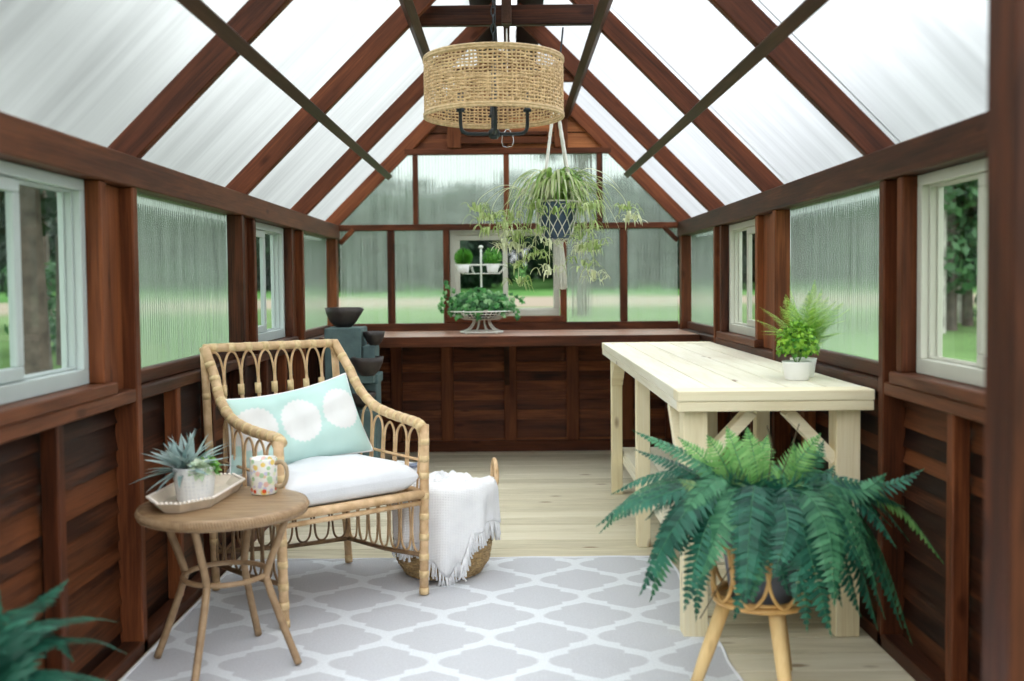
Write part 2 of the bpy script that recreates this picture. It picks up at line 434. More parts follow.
def pillow_mat():
    m, nt, out = newmat('mint cotton with white flower heads'); L = nt.links
    p = N(nt, 'ShaderNodeBsdfPrincipled'); p.inputs['Roughness'].default_value = .9; p.inputs['Specular IOR Level'].default_value = .1
    tc = N(nt, 'ShaderNodeTexCoord'); se = N(nt, 'ShaderNodeSeparateXYZ'); L.new(tc.outputs['Object'], se.inputs[0])
    def mth(op, a, b=None, c=None):
        n = N(nt, 'ShaderNodeMath', operation=op)
        for i, x in enumerate((a, b, c)):
            if x is None: continue
            if isinstance(x, (int, float)): n.inputs[i].default_value = x
            else: L.new(x, n.inputs[i])
        return n.outputs[0]
    fac = None
    for cx_, cz in ((-.185, -.005), (-.008, .0), (.168, .025)):
        dx = mth('SUBTRACT', se.outputs['X'], cx_); dz = mth('SUBTRACT', se.outputs['Z'], cz)
        an = mth('ARCTAN2', dz, dx)
        rr = mth('ADD', .083, mth('MULTIPLY', mth('SINE', mth('MULTIPLY', an, 26.0)), .0025))
        d = mth('SUBTRACT', rr, mth('SQRT', mth('ADD', mth('MULTIPLY', dx, dx), mth('MULTIPLY', dz, dz))))
        s_ = mth('MULTIPLY', d, 160.0); s_.node.use_clamp = True
        fac = s_ if fac is None else mth('MAXIMUM', fac, s_)
    n0 = N(nt, 'ShaderNodeTexNoise', i_Scale=8.0); L.new(tc.outputs['Object'], n0.inputs['Vector'])
    r = ramp(nt, [(.3, (.50,.70,.655)), (.7, (.58,.77,.725))]); L.new(n0.outputs['Fac'], r.inputs['Fac'])
    mx = N(nt, 'ShaderNodeMix', data_type='RGBA'); L.new(fac, mx.inputs['Factor']); L.new(r.outputs['Color'], mx.inputs[6]); mx.inputs[7].default_value = (.80,.80,.79,1)
    L.new(mx.outputs[2], p.inputs['Base Color'])
    nb = N(nt, 'ShaderNodeTexNoise', i_Scale=400.0); L.new(tc.outputs['Object'], nb.inputs['Vector'])
    b = N(nt, 'ShaderNodeBump', i_Strength=.2, i_Distance=.002); L.new(nb.outputs['Fac'], b.inputs['Height']); L.new(b.outputs['Normal'], p.inputs['Normal'])
    L.new(p.outputs['BSDF'], out.inputs['Surface']); return m
PILLOW = pillow_mat()

def roof_poly(name, rot, tint):
    """opal twin-wall sheet: lets the daylight through as white glow, ribs along the slope"""
    m, nt, out = newmat(name); L = nt.links
    tc = N(nt, 'ShaderNodeTexCoord'); mp = N(nt, 'ShaderNodeMapping'); mp.inputs['Rotation'].default_value = rot
    L.new(tc.outputs['Object'], mp.inputs['Vector'])
    def st(a, b):
        q = N(nt, 'ShaderNodeMapping'); q.inputs['Scale'].default_value = (a, b, a); L.new(mp.outputs[0], q.inputs['Vector']); return q
    a = st(.25, 5); n1 = N(nt, 'ShaderNodeTexNoise', i_Scale=2.2, i_Detail=6.0, i_Roughness=.7); L.new(a.outputs[0], n1.inputs['Vector'])
    r = ramp(nt, [(.30, tuple(c*.84 for c in tint)), (.62, tint)]); L.new(n1.outputs['Fac'], r.inputs['Fac'])
    t = N(nt, 'ShaderNodeBsdfTranslucent'); L.new(r.outputs['Color'], t.inputs['Color'])
    d = N(nt, 'ShaderNodeBsdfDiffuse'); d.inputs['Color'].default_value = (.85,.87,.88,1)
    g = N(nt, 'ShaderNodeBsdfRefraction'); g.inputs['Roughness'].default_value = .34; g.inputs['IOR'].default_value = 1.22
    L.new(r.outputs['Color'], g.inputs['Color'])
    ms = N(nt, 'ShaderNodeMixShader'); ms.inputs[0].default_value = .16
    L.new(g.outputs[0], ms.inputs[1]); L.new(t.outputs[0], ms.inputs[2])
    L.new(ms.outputs[0], out.inputs['Surface']); return m
ROOFL = roof_poly('opal roof sheet west', (0, 0, 0), (.92,.935,.925))
ROOFR = roof_poly('opal roof sheet east', (0, 0, 0), (.96,.97,.985))

def wall_poly(name, axis, ribs):
    """clear twin-wall sheet: blurred view through, fine vertical ribs"""
    m, nt, out = newmat(name); L = nt.links
    tc = N(nt, 'ShaderNodeTexCoord')
    w = N(nt, 'ShaderNodeTexWave', i_Scale=15.0, i_Distortion=.25, bands_direction=axis); L.new(tc.outputs['Object'], w.inputs['Vector'])
    q = N(nt, 'ShaderNodeMapping'); q.inputs['Scale'].default_value = (14, 14, .5); L.new(tc.outputs['Object'], q.inputs['Vector'])
    n = N(nt, 'ShaderNodeTexNoise', i_Scale=2.0, i_Detail=4.0); L.new(q.outputs[0], n.inputs['Vector'])
    ad = N(nt, 'ShaderNodeMath', operation='MULTIPLY_ADD'); L.new(w.outputs['Fac'], ad.inputs[0]); ad.inputs[1].default_value = .35; L.new(n.outputs['Fac'], ad.inputs[2])
    b = N(nt, 'ShaderNodeBump', i_Strength=ribs, i_Distance=.01); L.new(ad.outputs[0], b.inputs['Height'])
    g = N(nt, 'ShaderNodeBsdfRefraction'); g.inputs['Color'].default_value = (.93,.99,.955,1); g.inputs['Roughness'].default_value = .10; g.inputs['IOR'].default_value = 1.22
    L.new(b.outputs['Normal'], g.inputs['Normal'])
    t = N(nt, 'ShaderNodeBsdfTranslucent'); t.inputs['Color'].default_value = (.86,.92,.88,1)
    r = ramp(nt, [(.35, (.06,.06,.06)), (1.0, (.20,.20,.20))]); L.new(ad.outputs[0], r.inputs['Fac'])
    ms = N(nt, 'ShaderNodeMixShader'); L.new(r.outputs['Color'], ms.inputs[0])
    L.new(g.outputs[0], ms.inputs[1]); L.new(t.outputs[0], ms.inputs[2])
    gl = N(nt, 'ShaderNodeBsdfGlossy'); gl.inputs['Roughness'].default_value = .2
    m2 = N(nt, 'ShaderNodeMixShader'); m2.inputs[0].default_value = .05
    L.new(ms.outputs[0], m2.inputs[1]); L.new(gl.outputs[0], m2.inputs[2])
    L.new(m2.outputs[0], out.inputs['Surface']); return m
POLYX = wall_poly('clear twin wall sheet ribs along x', 'X', .22)
POLYY = wall_poly('clear twin wall sheet ribs along y', 'Y', .09)

def glass_mat():
    m, nt, out = newmat('window glass'); L = nt.links
    t = N(nt, 'ShaderNodeBsdfTransparent'); t.inputs['Color'].default_value = (.90,.94,.92,1)
    g = N(nt, 'ShaderNodeBsdfGlossy'); g.inputs['Roughness'].default_value = .02
    fr = N(nt, 'ShaderNodeLayerWeight'); fr.inputs['Blend'].default_value = .12
    fm = N(nt, 'ShaderNodeMath', operation='MULTIPLY'); L.new(fr.outputs['Facing'], fm.inputs[0]); fm.inputs[1].default_value = .35
    ms = N(nt, 'ShaderNodeMixShader'); L.new(fm.outputs[0], ms.inputs[0]); L.new(t.outputs[0], ms.inputs[1]); L.new(g.outputs[0], ms.inputs[2])
    L.new(ms.outputs[0], out.inputs['Surface']); return m
GLASS = glass_mat()

# ------------------------------------------------------------------ the building shell
W = 1.15            # inner faces of posts, both side walls
OUT = 1.235         # sheet / siding plane
YF, YB = 1.45, 6.76 # front wall, back wall inner face
PLB, PLT = 1.455, 1.55
POSTS = (1.80, 3.06, 4.31, 5.57, 6.64)
SL = 1.0           # roof slope (rise per run)
ZR0 = 1.548         # rafter underside at x = W
APEX = ZR0+W*SL
nrm = math.sqrt(1+SL*SL)

# floor: deck boards
mb = MB(); y = YF-1.2
fl = empty('floor', (0, 0, 0), kind='structure')
while y < YB+.12:
    mb.box(-OUT-.03, OUT+.03, y, y+.134, -.035, 0); y += .139
mb.build('deck_board', DECK, fl, bevel=.003, seg=1)
jb = MB()
for x in (-1.1, -.55, 0, .55, 1.1): jb.box(x-.02, x+.02, YF-1.2, YB+.1, -.16, -.036)
jb.build('joist', BENCHY, fl)

def siding(parent, side):
    """horizontal lap boards of the lower wall"""
    mb = MB(); z = .02; r = random.Random(hash(side) % 1000 if not isinstance(side, str) else {'left': 3, 'right': 5, 'back': 9, 'front': 4}[side])
    while z < .79:
        h = r.choice((.064, .066, .068, .066, .125)) if side == 'back' else r.choice((.05, .056, .06, .06, .085))
        if z+h > .79: h = .82-z
        if z+h > .82: h = .82-z
        d = .014
        if side == 'back':
            p = [(-OUT, YB+.035, z+.003), (OUT, YB+.035, z+.003), (OUT, YB+.035+d, z+h), (-OUT, YB+.035+d, z+h)]
            q = [(a, b+.016, c) for a, b, c in p]
        elif side == 'front':
            p = [(.80, YF+.075, z+.003), (OUT, YF+.075, z+.003), (OUT, YF+.075+d, z+h), (.80, YF+.075+d, z+h)]
            q = [(a, b+.016, c) for a, b, c in p]
        else:
            s = -1 if side == 'left' else 1
            x = s*(OUT-.022)
            p = [(x, YF, z+.003), (x, YB+.03, z+.003), (x+s*d, YB+.03, z+h), (x+s*d, YF, z+h)]
            q = [(a+s*.016, b, c) for a, b, c in p]
        n = len(mb.v); mb.v += p+q
        for f in ((0,1,2,3),(7,6,5,4),(0,4,5,1),(1,5,6,2),(2,6,7,3),(3,7,4,0)):
            mb.f.append(tuple(n+i for i in f)); mb.m.append(0)
        z += h
    sh = MB()  # unseen backing, added to stop daylight leaking between the boards
    if side == 'back': sh.box(-OUT-.02, OUT+.02, YB+.066, YB+.078, .0, .86)
    elif side == 'front': sh.box(.80, OUT, YF+.106, YF+.116, 0, .86)
    else:
        xs = sorted((s*(OUT+.007), s*(OUT+.019))); sh.box(xs[0], xs[1], YF, YB+.06, 0, .86)
    sh.build('sheathing', WPUR, parent)
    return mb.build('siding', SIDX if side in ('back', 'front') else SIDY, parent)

def sheet(parent, a, b, c, d, th, mat):
    """thin twin-wall sheet between 4 corners, th = thickness vector"""
    mb = MB(); th = Vector(th); P = [Vector(p) for p in (a, b, c, d)]; Q = [p+th for p in P]
    n = len(mb.v); mb.v += [tuple(p) for p in P+Q]
    for f in ((0,1,2,3),(7,6,5,4),(0,4,5,1),(1,5,6,2),(2,6,7,3),(3,7,4,0)):
        mb.f.append(tuple(n+i for i in f)); mb.m.append(0)
    return mb.build('clear_panel', mat, parent, fix=True)

def window(idx, origin, u, nrmv, w, h, slide, mat):
    """horizontal slider. origin = lower corner, u = along, nrmv = towards the room"""
    o = Vector(origin); u = Vector(u); n = Vector(nrmv); z = Vector((0,0,1))
    root = empty('window_%d' % idx, origin, kind='structure')
    def bar(mb, a0, a1, z0, z1, d0, d1):
        c = o+u*((a0+a1)/2)+z*((z0+z1)/2)+n*((d0+d1)/2)
        p0 = c-u*((a1-a0)/2); p1 = c+u*((a1-a0)/2)
        mb.beam(p0, p1, abs(d1-d0), z1-z0, (0,0,1))
    f = MB(); t = .032
    for a0, a1, z0, z1 in ((0, w, 0, t+.012), (0, w, h-t, h), (0, t, t+.012, h-t), (w-t, w, t+.012, h-t)):
        bar(f, a0, a1, z0, z1, -.065, .0)
    # inner tracks
    for dd in (-.022, -.045):
        for a0, a1, z0, z1 in ((t, w-t, t+.012, t+.02), (t, w-t, h-t-.008, h-t), (t, t+.008, t+.02, h-t-.008), (w-t-.008, w-t, t+.02, h-t-.008)):
            bar(f, a0, a1, z0, z1, dd-.004, dd)
    f.build('window_frame', mat, root, bevel=.003, seg=1)
    a, b = slide
    s = MB(); q = .034; z0, z1 = t+.014, h-t-.002
    for a0, a1, c0, c1 in ((a, b, z0, z0+q), (a, b, z1-q, z1), (a, a+q, z0+q, z1-q), (b-q, b, z0+q, z1-q)):
        bar(s, a0, a1, c0, c1, -.033, -.012)
    sash = s.build('sash', mat, root, bevel=.003, seg=1)
    def pane(name, a0, a1, c0, c1, d, par):
        p = [o+u*a0+z*c0+n*d, o+u*a1+z*c0+n*d, o+u*a1+z*c1+n*d, o+u*a0+z*c1+n*d]
        m = MB(); m.quad(*p); return m.build(name, GLASS, par)
    pane('pane', a+q, b-q, z0+q, z1-q, -.022, sash)
    pane('pane', t, w-t, t+.02, h-t, -.05, root)
    return root

WIN_L, WIN_R = ((2.10, 2.845), (4.60, 5.345)), ((2.20, 2.945), (4.71, 5.455))
studs_l = (2.14, 2.54, 3.46, 3.87, 4.74, 5.15, 5.98, 6.35)
studs_r = (2.22, 2.60, 3.50, 3.92, 4.78, 5.20, 5.98, 6.35)
wno = 0
def side_wall(side):
    global wno
    s = -1 if side == 'left' else 1
    root = empty('wall_'+side, (s*W, 4, 0), kind='structure')
    def bx(name, xa, xb, y0, y1, z0, z1, mat, bv=.004):
        m = MB(); xs = sorted((s*xa, s*xb)); m.box(xs[0], xs[1], y0, y1, z0, z1)
        return m.build(name, mat, root, bevel=bv, seg=1)
    siding(root, side)
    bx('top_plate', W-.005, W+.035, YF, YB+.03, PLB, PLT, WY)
    bx('eave_plate', W+.0355, OUT+.03, YF, YB+.05, PLB+.001, PLT-.002, WY)
    for i, y in enumerate(POSTS):
        bx('post', W, OUT-.012, y, y+(.042 if i < 4 else .09), .0, PLB, WZ)
    for y in (studs_l if side == 'left' else studs_r):
        bx('stud', W+.012, OUT-.025, y, y+.04, .05, .80, WZ)
    bx('bottom_plate', W+.0, OUT-.02, YF, YB, .0, .045, WY)
    wins = WIN_L if side == 'left' else WIN_R
    for i in range(4):
        y0, y1 = POSTS[i]+.042, POSTS[i+1]
        bx('ledge', W+.002, OUT-.014, y0, y1, .795, .835, WY)
        if i in (0, 2):
            a, b = wins[0 if i == 0 else 1]
            bx('window_jamb', W+.012, W+.075, a-.045, a-.001, .872, PLB, WZ)
            bx('window_jamb', W+.012, W+.075, b+.001, b+.045, .872, PLB, WZ)
            bx('window_sill', W-.004, W+.08, a-.055, b+.06, .836, .872, WY)
            # filler boards between post and jamb, set back
            bx('filler_board', OUT-.045, OUT-.025, y0, a-.046, .836, PLB, WZ)
            bx('filler_board', OUT-.045, OUT-.025, b+.046, y1, .836, PLB, WZ)
            wno += 1
            h = PLB-.873
            # slider: sash on the far or near half
            mat = VINYLW if side == 'left' else VINYL
            window(wno, (s*(W+.055), a, .8725), (0,1,0), (-s,0,0), b-a, h, (.032, (b-a)*.5+.02), mat)
        else:
            bx('panel_rail', OUT-.05, OUT-.012, y0, y1, .836, .882, WY)
            sheet(root, (s*(OUT-.02), y0, .882), (s*(OUT-.02), y1, .882), (s*(OUT-.02), y1, PLB+.02), (s*(OUT-.02), y0, PLB+.02), (s*.008, 0, 0), POLYY)
    return root
side_wall('left'); side_wall('right')

# back wall
bw = empty('wall_back', (0, YB, 0), kind='structure')
def bk(name, x0, x1, z0, z1, mat, d=.04, y0=YB, bv=.004):
    m = MB(); m.box(x0, x1, y0, y0+d, z0, z1); return m.build(name, mat, bw, bevel=bv, seg=1)
siding(bw, 'back')
WBX0, WBX1 = -.40, .345
RZ0, RZ1 = 1.512, 1.553
HZ0, HZ1 = 2.02, 2.06
bk('bottom_plate', -W, W, .0, .075, WX)
bk('tie_rail', -W, W, RZ0, RZ1, WX, .05, YB-.006)
bk('sill_rail', -W, W, .822, .882, WX, .06, YB-.004)
bk('header', -.70, .70, HZ0, HZ1, WX, .05, YB-.006)
xs_low = ((-.825,-.775), (-.445,-.402), (.348,.392), (.755,.805))
for a, b in xs_low:
    bk('stud', a, b, .882, RZ0, WZ)
for a, b in ((-.815,-.735), (-.47,-.385), (-.04,.045), (.385,.47), (.755,.84), (1.06,1.145), (-1.145,-1.06)):
    bk('stud', a, b, .076, .834, WZ, .035)
ups = ((-.645,-.61), (-.03,.008), (.60,.64))
for a, b in ups:
    bk('stud', a, b, RZ1, HZ0, WZ)
bk('sill_trim', WBX0-.03, WBX1+.03, .883, .925, WX, .045, YB-.004)
wno += 1
window(wno, (WBX0, YB+.045, .9255), (1,0,0), (0,-1,0), WBX1-WBX0, RZ0-.926, (.032, (WBX1-WBX0)*.5+.02), VINYL)
def bsheet(x0, x1, z0, z1):
    sheet(bw, (x0, YB+.03, z0), (x1, YB+.03, z0), (x1, YB+.03, z1), (x0, YB+.03, z1), (0, .008, 0), POLYX)
for a, b in ((-W, -.825), (-.775, -.445), (.392, .755), (.805, W)):
    bsheet(a, b, .882, RZ0)
for a, b in ((-.61, -.03), (.008, .60)):
    bsheet(a, b, RZ1, HZ0)
def roofz(x):                       # rafter underside at x
    return APEX-abs(x)*SL
for s in (-1, 1):                   # triangular gable sheets
    a = s*.643; e = s*(W-(RZ1-ZR0)/SL+.04)
    m = MB(); y = YB+.03
    P = [Vector((a, y, RZ1)), Vector((e, y, RZ1)), Vector((a, y, roofz(a)+.03))]
    Q = [p+Vector((0,.008,0)) for p in P]
    m.v += [tuple(p) for p in P+Q]; m.f += [(0,1,2),(5,4,3),(0,3,4,1),(1,4,5,2),(2,5,3,0)]; m.m += [0]*5
    m.build('clear_panel', POLYX, bw, fix=True)
# gable top: boards, vent with louvres
mb = MB(); z = HZ1+.001
while z < APEX-.02:
    hw = (APEX+.06-z)/SL; h = .11 if z > HZ1+.02 else .105
    hw2 = max(.01, (APEX+.06-z-h)/SL)
    for sx in (-1, 1):
        lim = 0.0
        if hw > lim:
            y0 = YB+.03
            p = [(sx*lim, y0, z), (sx*hw, y0, z), (sx*max(hw2, lim), y0+.006, z+h-.004), (sx*lim, y0+.006, z+h-.004)]
            q = [(a, b+.02, c) for a, b, c in p]
            n = len(mb.v); mb.v += p+q
            for f in ((0,1,2,3),(7,6,5,4),(0,4,5,1),(1,5,6,2),(2,6,7,3),(3,7,4,0)):
                mb.f.append(tuple(n+i for i in f)); mb.m.append(0)
    z += h+(.006 if h < .107 else 0)
mb.build('gable_board', SIDX, bw)
m = MB(); P = [Vector((-.64, YB+.06, HZ1)), Vector((.64, YB+.06, HZ1)), Vector((0, YB+.06, APEX+.05))]; m.v = [tuple(p) for p in P]+[tuple(p+Vector((0,.012,0))) for p in P]
m.f = [(0,1,2),(5,4,3),(0,3,4,1),(1,4,5,2),(2,5,3,0)]; m.m = [0]*5; m.build('gable_sheathing', WPUR, bw)  # backing added so the sky does not glow through the board gaps
bk('vent_sill', -.39, .39, HZ1+.03, HZ1+.075, WX, .05, YB-.01)
bk('vent_sill', -.27, .27, HZ1+.085, HZ1+.11, WX, .05, YB-.012)
bk('vent_head', -.27, .27, 2.45, 2.49, WX, .05, YB-.012)
for s in (-1, 1):
    bk('vent_trim', s*.36-.045, s*.36+.045, HZ1+.001, 2.38, WZ, .05, YB-.014)
for s in (-1, 1):                   # corner struts under the tie rail
    m = MB(); m.beam((s*(W-.005), YB+.01, RZ0-.085), (s*(W-.10), YB+.01, RZ0+.012), .03, .035, (0,1,0)); m.build('corner_strut', WX, bw, bevel=.003, seg=1)

# roof
rf = empty('ceiling', (0, 4, 2.0), kind='structure')
RD = .088                            # rafter depth
for yl, yr_ in ((1.82, 1.90), (3.10, 3.20), (4.38, 4.49), (5.68, 5.71), (YB-.005, YB-.005)):
    for s in (-1, 1):
        yr = yl if s < 0 else yr_
        nx, nz = s*SL/nrm, 1/nrm       # outward normal of the slope
        e = (W+.07)
        p0 = Vector((s*e, yr+.02, roofz(e)))+Vector((nx, 0, nz))*(RD/2)
        p1 = Vector((s*.018, yr+.02, roofz(.018)))+Vector((nx, 0, nz))*(RD/2)
        m = MB(); m.beam(p0, p1, .04, RD, (nx, 0, nz))
        m.build('rafter', WRL if s < 0 else WRR, rf, bevel=.004, seg=1)
    yr = (yl+yr_)/2
    if yr < 6:
        zt = 2.298
        hw = (APEX+RD*.9-zt)/SL-.09
        m = MB(); m.beam((-hw, yr+.048+.012, zt+.044), (hw, yr+.048+.012, zt+.044), .036, .088, (0,0,1))
        m.build('collar_tie', WX, rf, bevel=.004, seg=1)
m = MB(); m.box(-.019, .019, YF, YB+.05, APEX-.06, APEX+RD*1.35); m.build('ridge_board', WPUR, rf)
m = MB(); m.box(-.022, .022, 4.425, 4.461, 2.292, APEX); m.build('king_post', WPUR, rf, bevel=.003, seg=1)
for s in (-1, 1):
    nx, nz = s*SL/nrm, 1/nrm
    for xp, dz in ((.805, -.018), (.40, -.020)):
        c = Vector((s*xp, 0, roofz(xp)+dz))
        m = MB(); m.beam(c+Vector((0, YF, 0)), c+Vector((0, YB-.02, 0)), .042, .04, (nx, 0, nz))
        m.build('purlin', WPUR, rf, bevel=.003, seg=1)
    ys = (YF-.15, 1.87, 3.18, 4.46, 5.76, YB+.15)
    for i in range(5):
        def pt(x, y):
            return Vector((s*x, y, roofz(x)))+Vector((nx, 0, nz))*(RD+.004)
        m = MB(); a, b = ys[i], ys[i+1]
        P = [pt(W+.16, a), pt(.004, a), pt(.004, b), pt(W+.16, b)]; th = Vector((nx, 0, nz))*.008
        m.v += [tuple(p) for p in P]+[tuple(p+th) for p in P]
        for f in ((0,1,2,3),(7,6,5,4),(0,4,5,1),(1,5,6,2),(2,6,7,3),(3,7,4,0)): m.f.append(f); m.m.append(0)
        m.build('roof_panel', ROOFL if s < 0 else ROOFR, rf, fix=True)
    m = MB(); q = [Vector((s*x, y, roofz(x)))+Vector((nx, 0, nz))*(RD-.003) for x, y in ((.135, YF-.16), (0, YF-.16), (0, YB+.16), (.135, YB+.16))]
    m.quad(*q); m.build('ridge_cap', DARKROOF, rf)

# front wall: only its right-hand piece shows; the doorway is open
fw = empty('wall_front', (.9, YF, 0), kind='structure')
m = MB(); m.box(.735, .81, YF, YF+.09, 0, 2.08); m.build('door_post', WZ, fw, bevel=.004, seg=1)
siding(fw, 'front')
m = MB(); m.box(.80, 1.148, YF+.05, YF+.09, .835, .875); m.build('rail', WX, fw)
m = MB(); m.box(.80, 1.148, YF+.05, YF+.09, .875, 2.04); m.build('upper_board', SIDX, fw)
m = MB(); m.box(-1.10, 1.10, YF, YF+.09, 2.08, 2.17); m.build('door_header', WX, fw, bevel=.004, seg=1)
m = MB(); m.box(-.90, -.82, YF, YF+.09, 0, 2.08); m.build('door_post', WZ, fw, bevel=.004, seg=1)
m = MB(); m.box(-1.148, -.90, YF+.05, YF+.09, 0, 2.08); m.build('side_board', SIDX, fw)

# ------------------------------------------------------------------ worktop along the back wall
ct = empty('worktop', (0, 6.4, .78), 'long dark stained worktop under the back wall windows', 'worktop')
m = MB(); m.box(-1.145, 1.145, 6.0, 6.20, .792, .83); m.box(-1.145, 1.145, 6.206, 6.40, .792, .83); m.box(-1.145, 1.145, 6.406, 6.60, .792, .83); m.box(-1.145, 1.145, 6.606, 6.743, .792, .83)
m.build('plank', wood('worktop planks', 'X', (.14,.060,.038), (.29,.15,.10), (.42,.25,.17), rough=.4), ct, bevel=.003, seg=1)
m = MB(); m.box(-1.145, 1.145, 5.965, 5.999, .768, .831); m.build('front_edge', WX, ct, bevel=.003, seg=1)
for x in (-1.0, -.02, .95):
    m = MB(); m.beam((x, 6.02, .776), (x, 6.742, .776), .035, .03); m.beam((x, 6.3, .76), (x, 6.73, .47), .035, .03); m.build('bracket', WPUR, ct)

# ------------------------------------------------------------------ rug
rg = MB(); rx0, rx1, ry0, ry1 = -1.135, .651, 1.36, 4.10
nx_, ny_ = 60, 90
rr = random.Random(4)
P = []
for j in range(ny_+1):
    row = []
    for i in range(nx_+1):
        x = rx0+(rx1-rx0)*i/nx_; y = ry0+(ry1-ry0)*j/ny_
        edge = .004*math.sin(y*23)*(1 if i == nx_ else 0)
        row.append((x+edge, y+(.004*math.sin(x*19) if j == ny_ else 0), .007+.0006*math.sin(x*31+y*17)))
    P.append(row)
rg.grid(P)
b = [p for p in P[0]]+[r[-1] for r in P[1:]]+list(reversed(P[-1]))[1:]+[r[0] for r in reversed(P[1:-1])]
n = len(rg.v); rg.v += b+[(x, y, .0005) for x, y, z in b]; k = len(b)
for i in range(k):
    j = (i+1) % k; rg.f.append((n+i, n+k+i, n+k+j, n+j)); rg.m.append(0)
ro = rg.build('rug', RUG); tag(ro, 'pale grey rug with white trellis pattern on the deck floor', 'rug')
m = MB(); m.tube([(p[0], p[1], .006) for p in b], .006, 5, True); m.build('bound_edge', CANVAS, ro)

# ------------------------------------------------------------------ rattan armchair
FR, FL, RR, RL = V(-.323,3.616,0), V(-.757,3.27,0), V(-.668,4.045,0), V(-1.108,3.69,0)
TR, TL = V(-.722,4.085,.915), V(-1.135,3.69,.922)
ch = empty('rattan_armchair', (-.715, 3.655, 0), 'natural rattan armchair with looped back beside the round side table', 'chair')
def lerp(a, b, t): return a+(b-a)*t
def leg_tube(foot, top, r0, r1, wraps):
    m = MB(); foot = foot+V(0,0,.012); m.tube([foot, lerp(foot, top, .33), lerp(foot, top, .66), top], [r0, r0*1.02, r1, r1], 12)
    for t in wraps:
        p = lerp(foot, top, t); d = (top-foot).normalized()
        m.tube([p-d*.012, p+d*.012], r1+.0009, 12, mi=1)
    return m
ARMZ = .636
for foot, top in ((FR, FR+V(.008,.008,ARMZ)), (FL, FL+V(-.01,-.002,ARMZ))):
    leg_tube(foot, top, .0165, .0175, (.02,.12,.22,.34,.46,.58,.70,.80,.9)).build('leg', [RAT, RATW], ch, True)
for foot, top in ((RR, TR), (RL, TL)):
    leg_tube(foot, top, .015, .015, (.02,.2,.42,.6,.8)).build('leg', [RAT, RATW], ch, True)
def arm_path(f, r, top, so):
    d = r-f
    pts = [f+V(0,0,ARMZ-.01)+d*-.005, f+d*.06+V(0,0,.640), f+d*.25+so*.008+V(0,0,.646), f+d*.45+so*.012+V(0,0,.655), f+d*.66+so*.012+V(0,0,.678), f+d*.84+so*.008+V(0,0,.735), lerp(f+d*.97, top, .55)+V(0,0,.36), top]
    pts[6] = f+d*.96+V(0,0,.815)
    return spline(pts, 8)
side_out = V(.63*.98, .777*-.0, 0)
outR = V(.777,.63,0); outL = -outR
armR = arm_path(FR, RR, TR, outR); armL = arm_path(FL, RL, TL, outL)
for path in (armR, armL):
    m = MB(); m.tube(path, .019, 12)
    for i in range(3, len(path)-2, 4):
        d = (path[i+1]-path[i-1]).normalized(); m.tube([path[i]-d*.010, path[i]+d*.010], .0200, 12, mi=1)
    m.build('armrest', [RAT, RATW], ch, True)
m = MB(); m.tube([lerp(TL, TR, t)+V(0,0,-.004-.012*math.sin(PI*t)*0) for t in (0,.25,.5,.75,1)], .0165, 12)
bd = (TR-TL).normalized()
NB = 8
for i in range(NB):
    p = lerp(TL, TR, (i+.5)/NB)+V(0,0,-.004); m.tube([p-bd*.014, p+bd*.014], .0175, 12, mi=1)
m.build('back_rail', [RAT, RATW], ch, True)
# back loops
BL_, BR_ = RL+(TL-RL)*.42, RR+(TR-RR)*.42            # low back rail line
def backp(u, z):
    a = lerp(RL, TL, z/.92); b = lerp(RR, TR, z/.916); p = lerp(a, b, u); return V(p.x, p.y, z)
for i in range(NB):
    m = MB(); c = (i+.5)/NB; hw = .5/NB
    pts = []
    for u, z in ((-1.35,.40),(-1.12,.60),(-.93,.745),(-.98,.80),(-.86,.85),(-.5,.888),(0,.902),(.5,.888),(.86,.85),(.98,.80),(.93,.745),(1.12,.60),(1.35,.40)):
        pts.append(backp(min(.985, max(.015, c+u*hw*.97)), z)+V(.004,-.004,0))
    m.tube(spline(pts, 4), .0048, 6)
    lo = m.build('back_loop', RAT, ch, True)
    if i < NB-1:
        w = MB(); a = backp(c+hw, .735); b = backp(c+hw, .775); w.tube([a, b], .0125, 8); w.build('wrapping', RATW, lo, True)
m = MB(); m.tube([backp(0,.40), backp(1,.40)], .010, 8); m.build('back_rail', RAT, ch, True)
# side arches under the armrests
for f, r, so in ((FR, RR, outR), (FL, RL, outL)):
    d = r-f; n = 5
    for k in range(n):
        m = MB(); c = .10+.155*k+.03; hw = .066; lean = .055
        ztop = .622 if c < .5 else (.638 if c < .62 else .672)
        pts = []
        for u, z in ((-.95+0,.385),(-.98,.50),(-1,ztop-.07),(-.8,ztop-.025),(0,ztop),(.8,ztop-.025),(1,ztop-.07),(.98,.50),(.95,.385)):
            t = c+u*hw+(z-.385)*-.10
            pts.append(f+d*t+so*(.006*(z-.385)/.2)+V(0,0,z))
        m.tube(spline(pts, 4), .0048, 6); m.build('side_loop', RAT, ch, True)
    m = MB(); m.tube([f+V(0,0,.505), lerp(f, r, .94)+V(0,0,.505)], .0055, 6); m.build('side_rail', RAT, ch, True)
